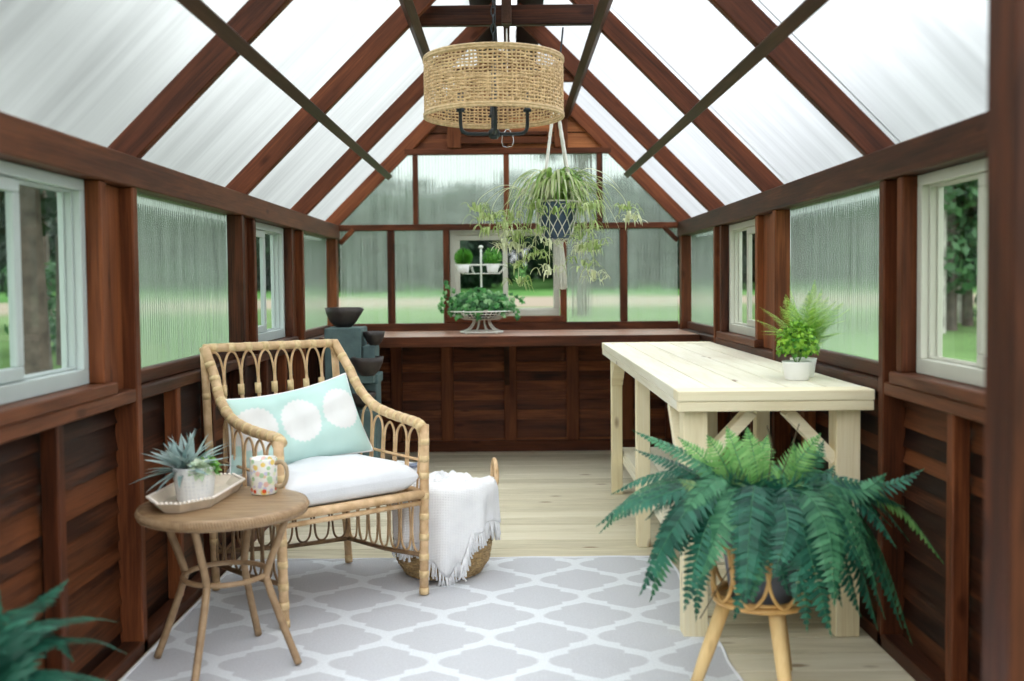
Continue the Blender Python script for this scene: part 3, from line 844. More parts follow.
# seat frame
sf = MB()
SZ = .382
cs = [p+V(0,0,SZ) for p in (FR, FL, RL, RR)]
for i in range(4): sf.tube([cs[i], lerp(cs[i], cs[(i+1) % 4], .5)+V(0,0,-.0), cs[(i+1) % 4]], .0165, 10)
cs2 = [p+V(0,0,SZ-.032) for p in (FR, FL, RL, RR)]
for i in range(4): sf.tube([cs2[i], cs2[(i+1) % 4]], .009, 8)
sfo = sf.build('seat_frame', RAT, ch, True)
P = []
for j in range(13):
    row = []
    for i in range(13):
        a = lerp(lerp(FL, FR, i/12), lerp(RL, RR, i/12), j/12)
        row.append(a+V(0,0,SZ-.004-.006*math.sin(PI*i/12)*math.sin(PI*j/12)))
    P.append(row)
m = MB(); m.grid(P); m.build('seat', weave_mat('woven rattan seat', (.30,.18,.08), (.62,.43,.22), 260, 260), ch, True)
# lower stretchers and hanging loops (both sides and back)
for a, b in ((FR, RR), (FL, RL), (RL, RR)):
    m = MB(); m.tube([a+V(0,0,.155), lerp(a, b, .5)+V(0,0,.125), b+V(0,0,.11)], .009, 8); m.build('stretcher', RATD, ch, True)
    n = 7
    for k in range(n):
        c = (k+.5)/n; hw = .42/n; m = MB(); pts = []
        zb = .155-.03*min(1, c*2)-.015*max(0, c*2-1)+.008
        for u, z in ((-.75,.352),(-.98,.28),(-1,.215),(-.75,zb+.02),(0,zb),(.75,zb+.02),(1,.215),(.98,.28),(.75,.352)):
            pts.append(lerp(a, b, c+u*hw)+V(0,0,z))
        m.tube(spline(pts, 4), .0045, 6); m.build('hanging_loop', RATD if b is not RR or a is RL else RAT, ch, True)

# seat cushion
def cushion(corners, z0, z1, nu=26, nv=26, tufts=(), puff=.35):
    """closed padded cushion: corner order FL FR RR RL"""
    a, b, c, d = [Vector(p) for p in corners]; rows = []
    h = (z1-z0)/2; zc = (z0+z1)/2
    def prof(t):          # squircle edge
        return (1-abs(2*t-1)**7)**.40
    top, bot = [], []
    for j in range(nv+1):
        rt, rb = [], []
        for i in range(nu+1):
            # cluster samples near edges
            u = .5-.5*math.cos(PI*i/nu); v = .5-.5*math.cos(PI*j/nv)
            p = lerp(lerp(a, b, u), lerp(d, c, u), v)
            e = prof(u)*prof(v); k = 0
            for tu, tv in tufts:
                k += math.exp(-((u-tu)**2+(v-tv)**2)/.006)
            wob = .006*math.sin(9*u+4*v)*e
            rt.append(V(p.x, p.y, zc+h*e*(1-.45*min(1, k))+wob)); rb.append(V(p.x, p.y, zc-h*min(1, e*1.3)))
        top.append(rt); bot.append(rb)
    m = MB(); m.grid(top); m.grid([list(reversed(r)) for r in bot])
    return m
sc = [lerp(FL, RR, .012)+V(.008,-.011,0), lerp(FR, RL, .022)+V(.008,-.011,0), lerp(RR, FL, .05), lerp(RL, FR, .05)]
sc[0] += (FL-RL).normalized()*.0+outL*-.004; sc[1] += outR*-.004
m = cushion(sc, SZ+.014, SZ+.122, tufts=((.3,.3),(.7,.3),(.3,.68),(.7,.68)))
o = m.build('seat_cushion', CANVAS, None, True); tag(o, 'white tufted cotton cushion on the seat of the rattan armchair', 'cushion')

# throw pillow (built in its own axes, leaning on the chair back)
def pillow(name, w, h, th, loc, rz, tilt, mat, roll=0):
    nu, nv = 34, 24; fr, bk_ = [], []
    for j in range(nv+1):
        a, b = [], []
        for i in range(nu+1):
            u = -math.cos(PI*i/nu); v = -math.cos(PI*j/nv)
            e = max(0, (1-abs(u)**3.2))**.55*max(0, (1-abs(v)**3.0))**.55
            pinch = 1-.06*(1-abs(u)**2)*abs(v)**2
            pinu = (1-.04*(1-abs(v)**2)*abs(u)**2)*(1-.075*v)
            x = u*w/2*pinu; z = v*h/2*pinch-.014*(1-u*u)*(v+1)/2+.02*u*(v+1)/2
            wr = .006*math.sin(u*13+v*3)*e+.005*math.sin(v*9-u*4)*e
            seam = -.010*(math.exp(-((x+.10)/.008)**2)+math.exp(-((x-.085)/.008)**2))*e
            a.append((x, -(th/2*e+wr+seam), z)); b.append((x, th/2*e-wr, z))
        fr.append(a); bk_.append(b)
    m = MB(); m.grid(fr); m.grid([list(reversed(r)) for r in bk_])
    o = m.build(name, mat, None, True)
    o.location = loc; o.rotation_euler = (tilt, roll, rz)
    edge = [fr[0][i] for i in range(nu+1)]+[fr[j][nu] for j in range(1, nv+1)]+[fr[nv][i] for i in range(nu-1, -1, -1)]+[fr[j][0] for j in range(nv-1, 0, -1)]
    p = MB(); p.tube(edge, .0042, 6, True)
    q = p.build('piping', WHITE, None, True); q.parent = o
    return o
ang = math.atan2(.349, .445)
pl = pillow('throw_pillow', .545, .30, .15, (-.808, 3.735, .625), ang, R(-20), PILLOW, R(-3))
tag(pl, 'mint throw pillow with three white flower heads leaning on the rattan chair back', 'pillow')

# ------------------------------------------------------------------ round side table
TC = V(-.868, 2.985, 0); TZ = .497
st = empty('side_table', (TC.x, TC.y, 0), 'round tan wicker side table in front of the rattan armchair', 'table')
m = MB(); m.lathe([(.001, TZ), (.222, TZ), (.237, TZ-.001), (.247, TZ-.006), (.252, TZ-.015), (.250, TZ-.027), (.241, TZ-.034), (.19, TZ-.036), (.001, TZ-.036)], (TC.x, TC.y, 0), 56)
def tabletop_mat():
    m_, nt, out = newmat('tan woven tabletop'); L = nt.links
    p = N(nt, 'ShaderNodeBsdfPrincipled'); p.inputs['Roughness'].default_value = .38
    tc = N(nt, 'ShaderNodeTexCoord'); mp = N(nt, 'ShaderNodeMapping'); mp.inputs['Rotation'].default_value = (0,0,R(20)); mp.inputs['Scale'].default_value = (7, 60, 60)
    L.new(tc.outputs['Object'], mp.inputs[0]); n = N(nt, 'ShaderNodeTexNoise', i_Scale=1.2, i_Detail=4.0); L.new(mp.outputs[0], n.inputs['Vector'])
    r = ramp(nt, [(.28, (.17,.10,.05)), (.5, (.31,.195,.10)), (.75, (.44,.30,.175))]); L.new(n.outputs['Fac'], r.inputs['Fac']); L.new(r.outputs['Color'], p.inputs['Base Color'])
    b = N(nt, 'ShaderNodeBump', i_Strength=.5, i_Distance=.003); L.new(n.outputs['Fac'], b.inputs['Height']); L.new(b.outputs['Normal'], p.inputs['Normal'])
    L.new(p.outputs['BSDF'], out.inputs['Surface']); return m_
top = m.build('tabletop', tabletop_mat(), st, True)
w = MB()
for k in range(190):                 # braided rim
    a = 2*PI*k/190; b = a+.03
    c = lambda t, rr, z: (TC.x+rr*math.cos(t), TC.y+rr*math.sin(t), z)
    w.tube([c(a, .2455, TZ-.005), c((a+b)/2, .2515, TZ-.016), c(b, .2455, TZ-.031)], .0028, 5)
w.build('braided_rim', TBL, top, True)
for a in (172, -8, 80, 262):
    a = R(a); d = V(math.cos(a), math.sin(a), 0)
    pts = spline([TC+d*.198+V(0,0,TZ-.036), TC+d*.168+V(0,0,.385), TC+d*.132+V(0,0,.29), TC+d*.134+V(0,0,.255), TC+d*.179+V(0,0,.13), TC+d*.226+V(0,0,.012)], 5)
    m = MB(); m.tube(pts, .0112, 10); m.build('leg', TBL, st, True)
m = MB(); m.tube(ring((TC.x, TC.y), .123, .278, 48), .0085, 8, True); m.build('ring_stretcher', TBL, st, True)

# tray with beaded rim
ty = empty('beaded_tray', (-.962, 3.035, TZ+.001), 'whitewashed wooden tray with beaded rim on the round side table', 'tray')
def octo(hw, hl, cut, z, a=R(-4)):
    pts = [(-hw+cut, -hl), (hw-cut, -hl), (hw, -hl+cut*1.3), (hw, hl-cut*1.3), (hw-cut, hl), (-hw+cut, hl), (-hw, hl-cut*1.3), (-hw, -hl+cut*1.3)]
    return [(-.962+x*math.cos(a)-y*math.sin(a), 3.035+x*math.sin(a)+y*math.cos(a), z) for x, y in pts]
z0 = TZ+.001
R0, R1, R2, R3 = octo(.082, .195, .06, z0), octo(.102, .222, .066, z0+.030), octo(.094, .214, .063, z0+.030), octo(.076, .188, .058, z0+.008)
m = MB(); m.poly(list(reversed(R0)))
for A, B in ((R0, R1), (R1, R2), (R2, R3)):
    for i in range(8): m.quad(A[i], A[(i+1) % 8], B[(i+1) % 8], B[i])
m.poly(R3); m.build('tray_body', TRAY, ty)
w = MB(); rim = octo(.099, .219, .065, z0+.0325)
for i in range(8):
    a, b = Vector(rim[i]), Vector(rim[(i+1) % 8]); k = max(2, int((b-a).length/.0125))
    for q in range(k):
        c = lerp(a, b, q/k); w.lathe([(.0002, -.0055), (.0045, -.003), (.0058, 0), (.0045, .003), (.0002, .0055)], c, 8)
w.build('bead_rim', plain('whitewashed beads', (.80,.72,.64), .6, .08, 40), ty, True)

# succulent pot on the tray
su = empty('succulent_planter', (-.955, 2.985, z0+.008), 'white dimpled pot of blue grey succulents standing on the beaded tray', 'plant')
sx, sy, sz = -.955, 2.985, z0+.0085
m = MB(); m.lathe([(.001, 0), (.050, 0), (.053, .004), (.064, .098), (.0645, .102), (.060, .102), (.056, .088), (.001, .088)], (sx, sy, sz), 36); m.build('pot', POTTEX, su, True)
m = MB(); m.lathe([(.001, .0895), (.057, .089)], (sx, sy, sz), 20); m.build('soil', SOIL, su)
def rosette(mb, c, axis, n, L, w, layers, curl=.3, r=rnd, openness=(15, 75)):
    axis = Vector(axis).normalized(); x = axis.orthogonal().normalized(); y = axis.cross(x)
    for l in range(layers):
        el = R(openness[0]+(openness[1]-openness[0])*l/max(1, layers-1)); k = max(3, int(n*(1-.5*l/layers)))
        for i in range(k):
            a = 2*PI*(i+.5*(l % 2))/k+r.uniform(-.15, .15)
            d = (x*math.cos(a)+y*math.sin(a))
            e = el+r.uniform(-.12, .12); LL = L*(1-.35*l/layers)*r.uniform(.8, 1.1)
            p0 = Vector(c); dir0 = d*math.cos(e)+axis*math.sin(e); tip = p0+dir0*LL
            mid = p0+dir0*LL*.5+axis*(curl*LL*.25)
            pts = bez(p0, mid, tip-axis*curl*LL*.1, 5); ww = [w*t for t in (.55, .95, 1.0, .8, .5, .06)]
            mb.ribbon(pts, ww, axis, fold=.35)
m = MB()
for c, ax, nn, L_ in (((sx-.03, sy-.005, sz+.088), (-.35,-.25,1), 12, .155), ((sx-.012, sy+.02, sz+.088), (-.1,.1,1), 9, .155)):
    rosette(m, c, ax, nn, L_, .0095, 4, .3, openness=(2, 80))
m.build('spiky_leaves', SUCB, su, True)
m = MB(); rosette(m, (sx+.027, sy-.035, sz+.094), (.25,-.55,.8), 10, .046, .012, 5, .45, openness=(5, 80)); m.build('rosette_leaves', SUCR, su, True)
m = MB()
for c, ax in (((sx+.045, sy+.0, sz+.094), (.7,-.1,.6)), ((sx+.03, sy+.03, sz+.094), (.3,.4,.8))): rosette(m, c, ax, 8, .048, .011, 4, .3, openness=(15, 75))
m.build('green_leaves', SUCG, su, True)

# mug
mg = empty('mug', (-.776, 3.105, TZ+.001), 'white floral painted mug with brown lined handle on the round side table', 'mug')
m = MB(); m.lathe([(.001, 0), (.037, 0), (.0405, .004), (.0425, .108), (.0415, .112), (.0385, .110), (.0375, .010), (.001, .008)], (-.776, 3.105, TZ+.001), 36); m.build('mug_body', MUG, mg, True)
hd = V(.97, -.25, 0); m = MB(); c = V(-.776, 3.105, TZ+.001)
pts = spline([c+hd*.039+V(0,0,.095), c+hd*.060+V(0,0,.101), c+hd*.076+V(0,0,.088), c+hd*.080+V(0,0,.060), c+hd*.072+V(0,0,.034), c+hd*.056+V(0,0,.022), c+hd*.039+V(0,0,.026)], 5)
m.tube(pts, .0068, 8); m.build('mug_handle', plain('tan glazed handle', (.40,.30,.19), .3, .1), mg, True)

# ------------------------------------------------------------------ belly basket with throw
BC = V(-.272, 3.925, 0)
bs = empty('seagrass_basket', (BC.x, BC.y, 0), 'round seagrass basket with loop handles beside the rattan armchair', 'basket')
prof = [(.001, .008), (.12, .006), (.150, .018), (.178, .06), (.190, .12), (.193, .18), (.190, .25), (.190, .31), (.193, .342)]
m = MB()
# coiled rows
zz = .018; rows = []
def rad(z):
    for (r0, a0), (r1, a1) in zip(prof, prof[1:]):
        if a0 <= z <= a1: return r0+(r1-r0)*(z-a0)/(a1-a0)
    return prof[-1][0]
m.lathe([(.001, .004)]+[(r-.006, z) for r, z in prof[1:]], BC, 48)
body = m.build('basket_body', BASK, bs, True)
w = MB()
while zz < .345:
    pts = []
    for k in range(72):
        a = 2*PI*k/72; r_ = rad(min(.342, zz))+.0022*math.sin(k*PI+zz*300)
        pts.append((BC.x+r_*math.cos(a), BC.y+r_*math.sin(a), zz+.0012*math.sin(k*2.1)))
    w.tube(pts, .0066, 6, True); zz += .0122
w.build('coiled_rows', rattan('seagrass coil', (.24,.15,.06), (.58,.40,.19), scale=70), body, True)
for s in (-1, 1):
    d = V(s*.98, s*.2, 0); t = V(-d.y, d.x, 0)
    pts = spline([BC+d*.190-t*.045+V(0,0,.28), BC+d*.209-t*.045+V(0,0,.36), BC+d*.211-t*.038+V(0,0,.415), BC+d*.211+V(0,0,.443), BC+d*.211+t*.038+V(0,0,.415), BC+d*.209+t*.045+V(0,0,.36), BC+d*.190+t*.045+V(0,0,.28)], 6)
    m = MB(); m.tube(pts, .0095, 8); m.build('handle', RAT, bs, True)
tb = empty('throw_blanket', (BC.x, BC.y, .1), 'white knitted throw with fringe draped over the seagrass basket', 'blanket')
rr = random.Random(8)
def drop(a):            # length of the overhang against azimuth (deg, 0 = toward the door, + = right)
    if a < -14: return .20
    if a < 22: return .295+.03*math.sin(a*.2)
    if a < 34: return .295-(a-22)/12*.14
    return .155-.015*math.sin(a*.12)
P = []; na, ns = 64, 30; lows = []
for i in range(na+1):
    a = -62+(160)*i/na; ar = R(a); d = V(math.sin(ar), -math.cos(ar), 0); Ld = drop(a)
    row = []
    for k in range(ns+1):
        t = k/ns
        if t < .3:      # from the heap inside up over the rim
            q = t/.3; r_ = .075+.125*q; z = .352+.026*math.sin(q*PI*.6)+.010*math.sin(a*.09+q*4)
        else:
            q = (t-.3)/.7; z = .372-q*Ld-.004; zr = max(.02, z); r_ = rad(min(.342, zr))+.013+.008*math.sin(min(1, q*3)*PI/2)+.010*math.sin(a*.16+q*1.5)*q+.006*math.sin(a*.31)*q
            r_ = max(r_, .193*(1-q*.2)+.006)
        p = BC+d*r_; row.append((p.x, p.y, max(.01, z)))
    P.append(row); lows.append((Vector(row[-1]), d, a))
m = MB(); m.grid(P)
tbo = m.build('knitted_cloth', KNIT, tb, True)
so_ = tbo.modifiers.new('thick', 'SOLIDIFY'); so_.thickness = .007; so_.offset = 1
w = MB()
for i in range(na*2):
    t = i/2; k = int(t); p0, d0, a0 = lows[k]; p1, d1, a1 = lows[min(na, k+1)]; p = lerp(p0, p1, t-k)
    Lf = rr.uniform(.045, .075); Lf = min(Lf, p.z-.006)
    if Lf < .006: continue
    sw = V(rr.uniform(-.012, .012), rr.uniform(-.012, .012), 0)
    w.tube([p+V(0,0,.006), p+sw*.5+V(0,0,-Lf*.5), p+sw+V(0,0,-Lf)], [.0034, .0030, .0042], 5)
# fringe along the upturned side edge of the long panel
for i in range(34):
    f = i/33; a = R(22+12*f*.95); z = .372-(.295-(f)*.14); d = V(math.sin(a), -math.cos(a), 0)
    p = BC+d*(rad(max(.02, min(.342, z)))+.036)+V(0,0,max(.03, z)); Lf = min(rr.uniform(.04, .07), p.z-.006)
    w.tube([p, p+V(rr.uniform(-.01,.01), rr.uniform(-.01,.01), -Lf*.5), p+V(rr.uniform(-.015,.015), rr.uniform(-.01,.01), -Lf)], [.0034, .003, .004], 5)
w.build('fringe', FRINGE, tb, True)
# crumpled heap of the throw inside the rim
P = []
for j in range(15):
    row = []
    for k in range(48):
        a = 2*PI*k/48; r_ = .188*j/14
        row.append((BC.x+r_*math.cos(a), BC.y+r_*math.sin(a), .345+.04*(1-(j/14)**2)+.012*math.sin(a*3+j*.8)+.008*math.sin(a*7-j)))
    P.append(row)
m = MB(); m.grid(P, wrap=True); m.build('folded_cloth', KNIT, tb, True)
m = cushion([(-.415,3.80,0),(-.345,3.86,0),(-.43,3.98,0),(-.50,3.92,0)], .425, .475, 14, 14)
o = m.build('folded_towel', CANVAS, None, True); tag(o, 'folded white towel with grey blue stripe squeezed between armchair and basket', 'towel')
o.location.z = -.03
m = MB(); m.tube([(-.413,3.795,.448), (-.38,3.825,.448), (-.343,3.857,.448)], .010, 8); s_ = m.build('stripe', GREYPIN, o, True)

# ------------------------------------------------------------------ pine potting bench
bn = empty('potting_bench', (.84, 4.4, 0), 'long pale pine potting bench along the right hand wall', 'bench')
BX0, BX1, BY0, BY1, BZ = .527, 1.147, 3.115, 5.68, .805
nb = 5; bwid = (BX1-BX0)/nb
for i in range(nb):
    m = MB(); m.box(BX0+i*bwid+.002, BX0+(i+1)*bwid-.002, BY0+.092, BY1-.092, BZ-.034, BZ); m.build('top_board', BENCHY, bn, bevel=.004, seg=2)
for ya, yb in ((BY0, BY0+.09), (BY1-.09, BY1)):
    m = MB(); m.box(BX0, BX1, ya, yb, BZ-.034, BZ+.0005); m.build('end_board', BENCHX, bn, bevel=.004, seg=2)
m = MB(); m.box(BX0+.002, BX1-.002, BY0+.002, BY0+.037, BZ-.066, BZ-.035); m.build('apron', BENCHX, bn, bevel=.003)
m = MB(); m.box(BX0+.002, BX1-.002, BY1-.04, BY1-.002, BZ-.066, BZ-.035); m.build('apron', BENCHX, bn, bevel=.003)
m = MB(); m.box(BX0+.002, BX0+.037, BY0+.038, BY1-.041, BZ-.066, BZ-.035); m.build('apron', BENCHY, bn, bevel=.003)
m = MB(); m.box(BX1-.037, BX1-.002, BY0+.038, BY1-.041, BZ-.066, BZ-.035); m.build('apron', BENCHY, bn, bevel=.003)
LZ = BZ-.067
for (x0, x1, y0, y1) in ((.552,.630,3.16,3.24),(1.040,1.118,3.16,3.24),(.545,.603,4.27,4.33),(1.06,1.12,4.27,4.33),(.548,.606,5.35,5.41),(1.06,1.12,5.35,5.41)):
    m = MB(); m.box(x0, x1, y0, y1, 0.001, LZ); m.build('leg', BENCHZ, bn, bevel=.004)
for a, b in (((.64,3.205,.585),(.775,3.205,.727)), ((1.03,3.205,.585),(.895,3.205,.727)), ((.575,5.33,.62),(.575,5.20,.73)), ((.575,3.29,.60),(.575,3.42,.73)), ((1.09,5.33,.62),(1.09,5.20,.73))):
    m = MB(); a = Vector(a); b = Vector(b); d = (b-a).normalized(); m.beam(a-d*.02, b+d*.005, .036, .062, (0,1,0) if abs(d.y) < .1 else (1,0,0)); m.build('knee_brace', BENCHX, bn, bevel=.003)
m = MB(); m.box(.633, 1.034, 3.185, 3.222, .165, .222); m.build('shelf_rail', BENCHX, bn, bevel=.003)
for x0, x1 in ((.607,.64), (1.02,1.055)):
    m = MB(); m.box(x0, x1, 3.27, 5.42, .165, .203); m.build('shelf_rail', BENCHY, bn, bevel=.003)
for i in range(4):
    x0 = .612+i*.110; m = MB(); m.box(x0, x0+.106, 3.224, 5.50, .204, .232); m.build('shelf_board', BENCHY, bn, bevel=.003)

# two small pots on the bench
bp = empty('boxwood_pot', (.992, 3.43, BZ), 'small white pot of bright round leaved greenery at the front of the pine bench', 'plant')
m = MB(); m.lathe([(.001,.001),(.036,.001),(.040,.004),(.050,.062),(.0515,.066),(.047,.066),(.044,.058),(.001,.056)], (.992,3.43,BZ), 32); m.build('pot', WHITE, bp, True)
m = MB()
r2 = random.Random(21)
for i in range(420):
    a = r2.uniform(0, 2*PI); el = math.asin(r2.uniform(-.25, 1)); q = r2.uniform(.45, 1)**.5
    c = V(.992+.070*q*math.cos(a)*math.cos(el), 3.43+.066*q*math.sin(a)*math.cos(el), BZ+.112+.092*q*math.sin(el))
    d = (c-V(.992,3.43,BZ+.09)).normalized(); s_ = d.orthogonal().normalized(); s_ = (Matrix.Rotation(r2.uniform(0, 6.28), 3, d) @ s_); L_ = r2.uniform(.011, .019)
    t = (s_+d*.5).normalized(); m.ribbon([c, c+t*L_*.5+d*.002, c+t*L_], [L_*.18, L_*.5, L_*.12], d, fold=.15)
m.build('round_leaves', BOX, bp)
m = MB()
for i in range(14):
    a = r2.uniform(0, 6.28); m.tube([(.992,3.43,BZ+.05), (.992+.02*math.cos(a),3.43+.02*math.sin(a),BZ+.09), (.992+.045*math.cos(a),3.43+.045*math.sin(a),BZ+.13)], .0013, 4)
m.build('stem', STEMG, bp)

def frond(mb, pts, W_, npair, up=(0,0,1), droop=.25, ang=62, mi=0, rach=None, dense=1.0, tipk=.35, out=None):
    """one fern frond along pts: rows of pointed leaflets either side of the midrib"""
    path = spline(pts, 14); Ls = [0]
    for a, b in zip(path, path[1:]): Ls.append(Ls[-1]+(b-a).length)
    tot = Ls[-1]
    def at(s):
        s = min(max(s, 0), tot*.9999); k = 0
        while Ls[k+1] < s: k += 1
        f = (s-Ls[k])/max(1e-9, Ls[k+1]-Ls[k]); return lerp(path[k], path[k+1], f), (path[k+1]-path[k]).normalized()
    sp = tot*.93/npair
    out = Vector(out) if out else None
    for i in range(npair):
        t = (i+.5)/npair; p, T = at(tot*.06+t*tot*.93)
        N_ = Vector(up)-T*T.dot(Vector(up))
        if out is not None:
            o_ = out-T*T.dot(out); N_ = N_+o_*.9
        if N_.length < .12: N_ = (out-T*T.dot(out)) if out is not None else T.orthogonal()
        N_.normalize(); S = T.cross(N_).normalized()
        prof_ = min(1, .45+t*2.6)*(1-max(0, (t-tipk)/(1-tipk))**1.9)
        Lp = W_*max(.06, prof_)*rnd.uniform(.9, 1.06)
        for sgn in (-1, 1):
            a = R(ang+rnd.uniform(-5, 5)); d = (S*sgn*math.sin(a)+T*math.cos(a))
            q0 = p; q1 = p+d*Lp*.5-N_*(droop*Lp*.12); q2 = p+d*Lp-N_*(droop*Lp*.55)+T*Lp*.06
            hw = sp*.56*dense
            n = len(mb.v)
            mb.v += [tuple(q0-T*hw*.8), tuple(q0+T*hw*.8), tuple(q1+T*hw-N_*.001), tuple(q1-T*hw*.95), tuple(q2)]
            mb.f += [(n, n+1, n+2, n+3), (n+3, n+2, n+4)]; mb.m += [mi, mi]
    if rach: rach.tube([path[i] for i in range(0, len(path), 3)]+[path[-1]], [.0028*(1-.75*i/(len(path)/3)) if 1-.75*i/(len(path)/3) > .2 else .0006 for i in range(len(range(0, len(path), 3))+1)], 5)
    return mb

fp = empty('lime_fern_pot', (1.045, 3.525, BZ), 'white pot of feathery lime fern behind the round leaved pot', 'plant')
m = MB(); m.lathe([(.001,.001),(.033,.001),(.036,.004),(.046,.064),(.047,.068),(.043,.068),(.040,.06),(.001,.058)], (1.045,3.535,BZ), 32); m.build('pot', WHITE, fp, True)
c0 = V(1.045,3.535,BZ+.06)
for tip, h in (((.90,3.50,.985),.10),((.875,3.56,1.00),.14),((.93,3.62,1.03),.15),((.98,3.50,1.07),.16),((1.07,3.50,1.115),.12),((1.12,3.45,1.05),.17),((1.185,3.50,1.03),.12),((1.20,3.62,1.045),.12),((1.13,3.40,.955),.13),((1.17,3.55,.95),.12),((.95,3.40,.96),.15),((1.02,3.66,1.06),.16),((1.10,3.62,1.0),.15),((.895,3.46,.96),.16),((.92,3.55,.945),.15),((.955,3.47,1.035),.12),((1.01,3.56,1.095),.08),((1.04,3.46,1.08),.10),((1.11,3.56,1.085),.10),((1.16,3.47,.99),.17),((1.15,3.62,1.06),.14),((1.10,3.44,1.01),.14)):
    tip = Vector(tip); md = lerp(c0, tip, .5)+V(0,0,h*.30); mb = MB()
    frond(mb, [c0, md, lerp(c0, tip, 1.16)], .056, 30, droop=.35, ang=58, dense=.55, tipk=.25); mb.build('frond', LIME, fp)

# ------------------------------------------------------------------ big fern in a rattan plant stand
SC = V(.692, 2.735, 0); SH = .262
ps = empty('plant_stand', (SC.x, SC.y, 0), 'looped rattan plant stand on three honey coloured legs', 'plant stand')
m = MB(); m.tube(ring((SC.x, SC.y), .128, SH+.008, 48), .008, 8, True); m.tube(ring((SC.x, SC.y), .120, SH+.020, 48), .006, 8, True); m.build('bottom_ring', STR, ps, True)
m = MB(); m.tube(ring((SC.x, SC.y), .150, SH+.175, 48), .007, 8, True); m.build('top_ring', STR, ps, True)
nl = 9
for k in range(nl):
    a0 = 2*PI*(k+.1)/nl; m = MB(); pts = []
    for u, z in ((-1.0,.172),(-.92,.10),(-.62,.045),(0,.016),(.62,.045),(.92,.10),(1.0,.172)):
        a = a0+u*PI/nl*1.12; r_ = .128+.022*(z/.175); pts.append((SC.x+r_*math.cos(a), SC.y+r_*math.sin(a), SH+z))
    m.tube(spline(pts, 5), .0055, 6); m.build('loop', STR, ps, True)
m = MB(); m.lathe([(.001,0),(.116,0),(.116,.012),(.001,.012)], (SC.x, SC.y, SH-.004), 40); m.build('base_disc', STAND, ps, True)
for a in (52, 176, 279):
    a = R(a); d = V(math.cos(a), math.sin(a), 0); m = MB(); p1 = SC+d*.098+V(0,0,SH-.003); p0 = SC+d*.185+V(0,0,.008)
    m.tube([p0, lerp(p0, p1, .4), p1], [.0155, .019, .0205], 14); m.build('leg', STAND, ps, True)
fn = empty('boston_fern', (SC.x, SC.y, SH+.01), 'large dark green fern in a grey pot held by the rattan stand', 'plant')
m = MB(); m.lathe([(.001,0),(.080,0),(.086,.004),(.112,.20),(.114,.206),(.108,.206),(.104,.19),(.001,.185)], (SC.x, SC.y, SH+.010), 40); m.build('pot', GREYPOT, fn, True)
m = MB(); m.lathe([(.001,.188),(.105,.187)], (SC.x, SC.y, SH+.010), 24); m.build('soil', SOIL, fn)
C0 = V(SC.x, SC.y, SH+.195)
# (tip offset from the crown x,y,z), arch height, half-width, material, start offset
D, M_, L_, Y_ = FERND, FERNM, FERNL, FERNY
fr_list = [
 ((-.46,-.02,.020),.17,.046,D),((-.44,.10,-.03),.20,.050,M_),((-.33,-.10,-.06),.20,.050,D),((-.315,-.04,-.185),.24,.058,M_),
 ((-.36,-.16,-.13),.22,.052,D),((-.25,-.20,-.16),.23,.054,D),((-.20,-.10,-.22),.22,.040,D),((-.30,.08,.10),.14,.046,M_),
 ((-.085,-.26,-.12),.21,.050,M_),((-.13,-.24,-.17),.24,.050,D),((.055,-.25,-.20),.20,.045,D),((.11,-.27,-.205),.24,.048,D),((.02,-.20,-.12),.20,.044,D),
 ((.215,-.18,-.185),.21,.050,D),((.275,-.14,-.235),.23,.052,D),((.25,-.20,-.10),.20,.050,M_),((.15,-.22,-.02),.17,.046,M_),
 ((.37,-.06,-.26),.22,.046,D),((.41,-.03,-.315),.22,.036,M_),((.495,-.035,-.09),.20,.042,L_),((.44,-.03,.175),.10,.056,D),((.40,.0,.06),.15,.050,D),
 ((.30,-.02,.13),.12,.048,D),((.45,.09,-.06),.19,.046,D),((.24,.10,.16),.12,.045,M_),((.34,.16,.06),.16,.046,D),
 ((-.345,.10,.270),.10,.030,M_),((-.22,.06,.255),.10,.042,L_),((-.15,.0,.27),.08,.046,L_),((-.09,.03,.29),.05,.044,L_),((-.02,.08,.28),.04,.044,L_),
 ((.09,.0,.255),.03,.046,L_),((.16,-.02,.275),.02,.044,L_),((.05,.12,.25),.06,.044,L_),((.20,.08,.24),.08,.042,M_),((-.20,-.12,.10),.16,.052,Y_),((-.10,-.14,.13),.14,.052,Y_),
 ((.05,-.16,.06),.16,.046,L_),((-.24,-.06,.16),.13,.048,Y_),((.17,-.10,.12),.14,.042,Y_),((-.40,.16,.07),.18,.044,D),((.0,.30,.0),.2,.046,D),((-.22,.28,.0),.2,.046,D),((.24,.27,.02),.2,.046,D),
 ((-.28,-.14,.02),.2,.05,D),((.33,-.12,-.02),.18,.05,D),((-.06,-.19,.0),.18,.046,M_),((.10,-.20,-.07),.2,.046,D)]
fr_all = list(fr_list)
for off, h, w_, mt in fr_list:
    if mt in (D, M_) and abs(off[0]) > .05:
        fr_all.append(((off[0]*rnd.uniform(.72,.92)+rnd.uniform(-.03,.03), off[1]+rnd.uniform(-.05,.03), off[2]*.8+rnd.uniform(-.01,.06)), h*rnd.uniform(.85,1.05), w_, rnd.choice((D, D, M_))))
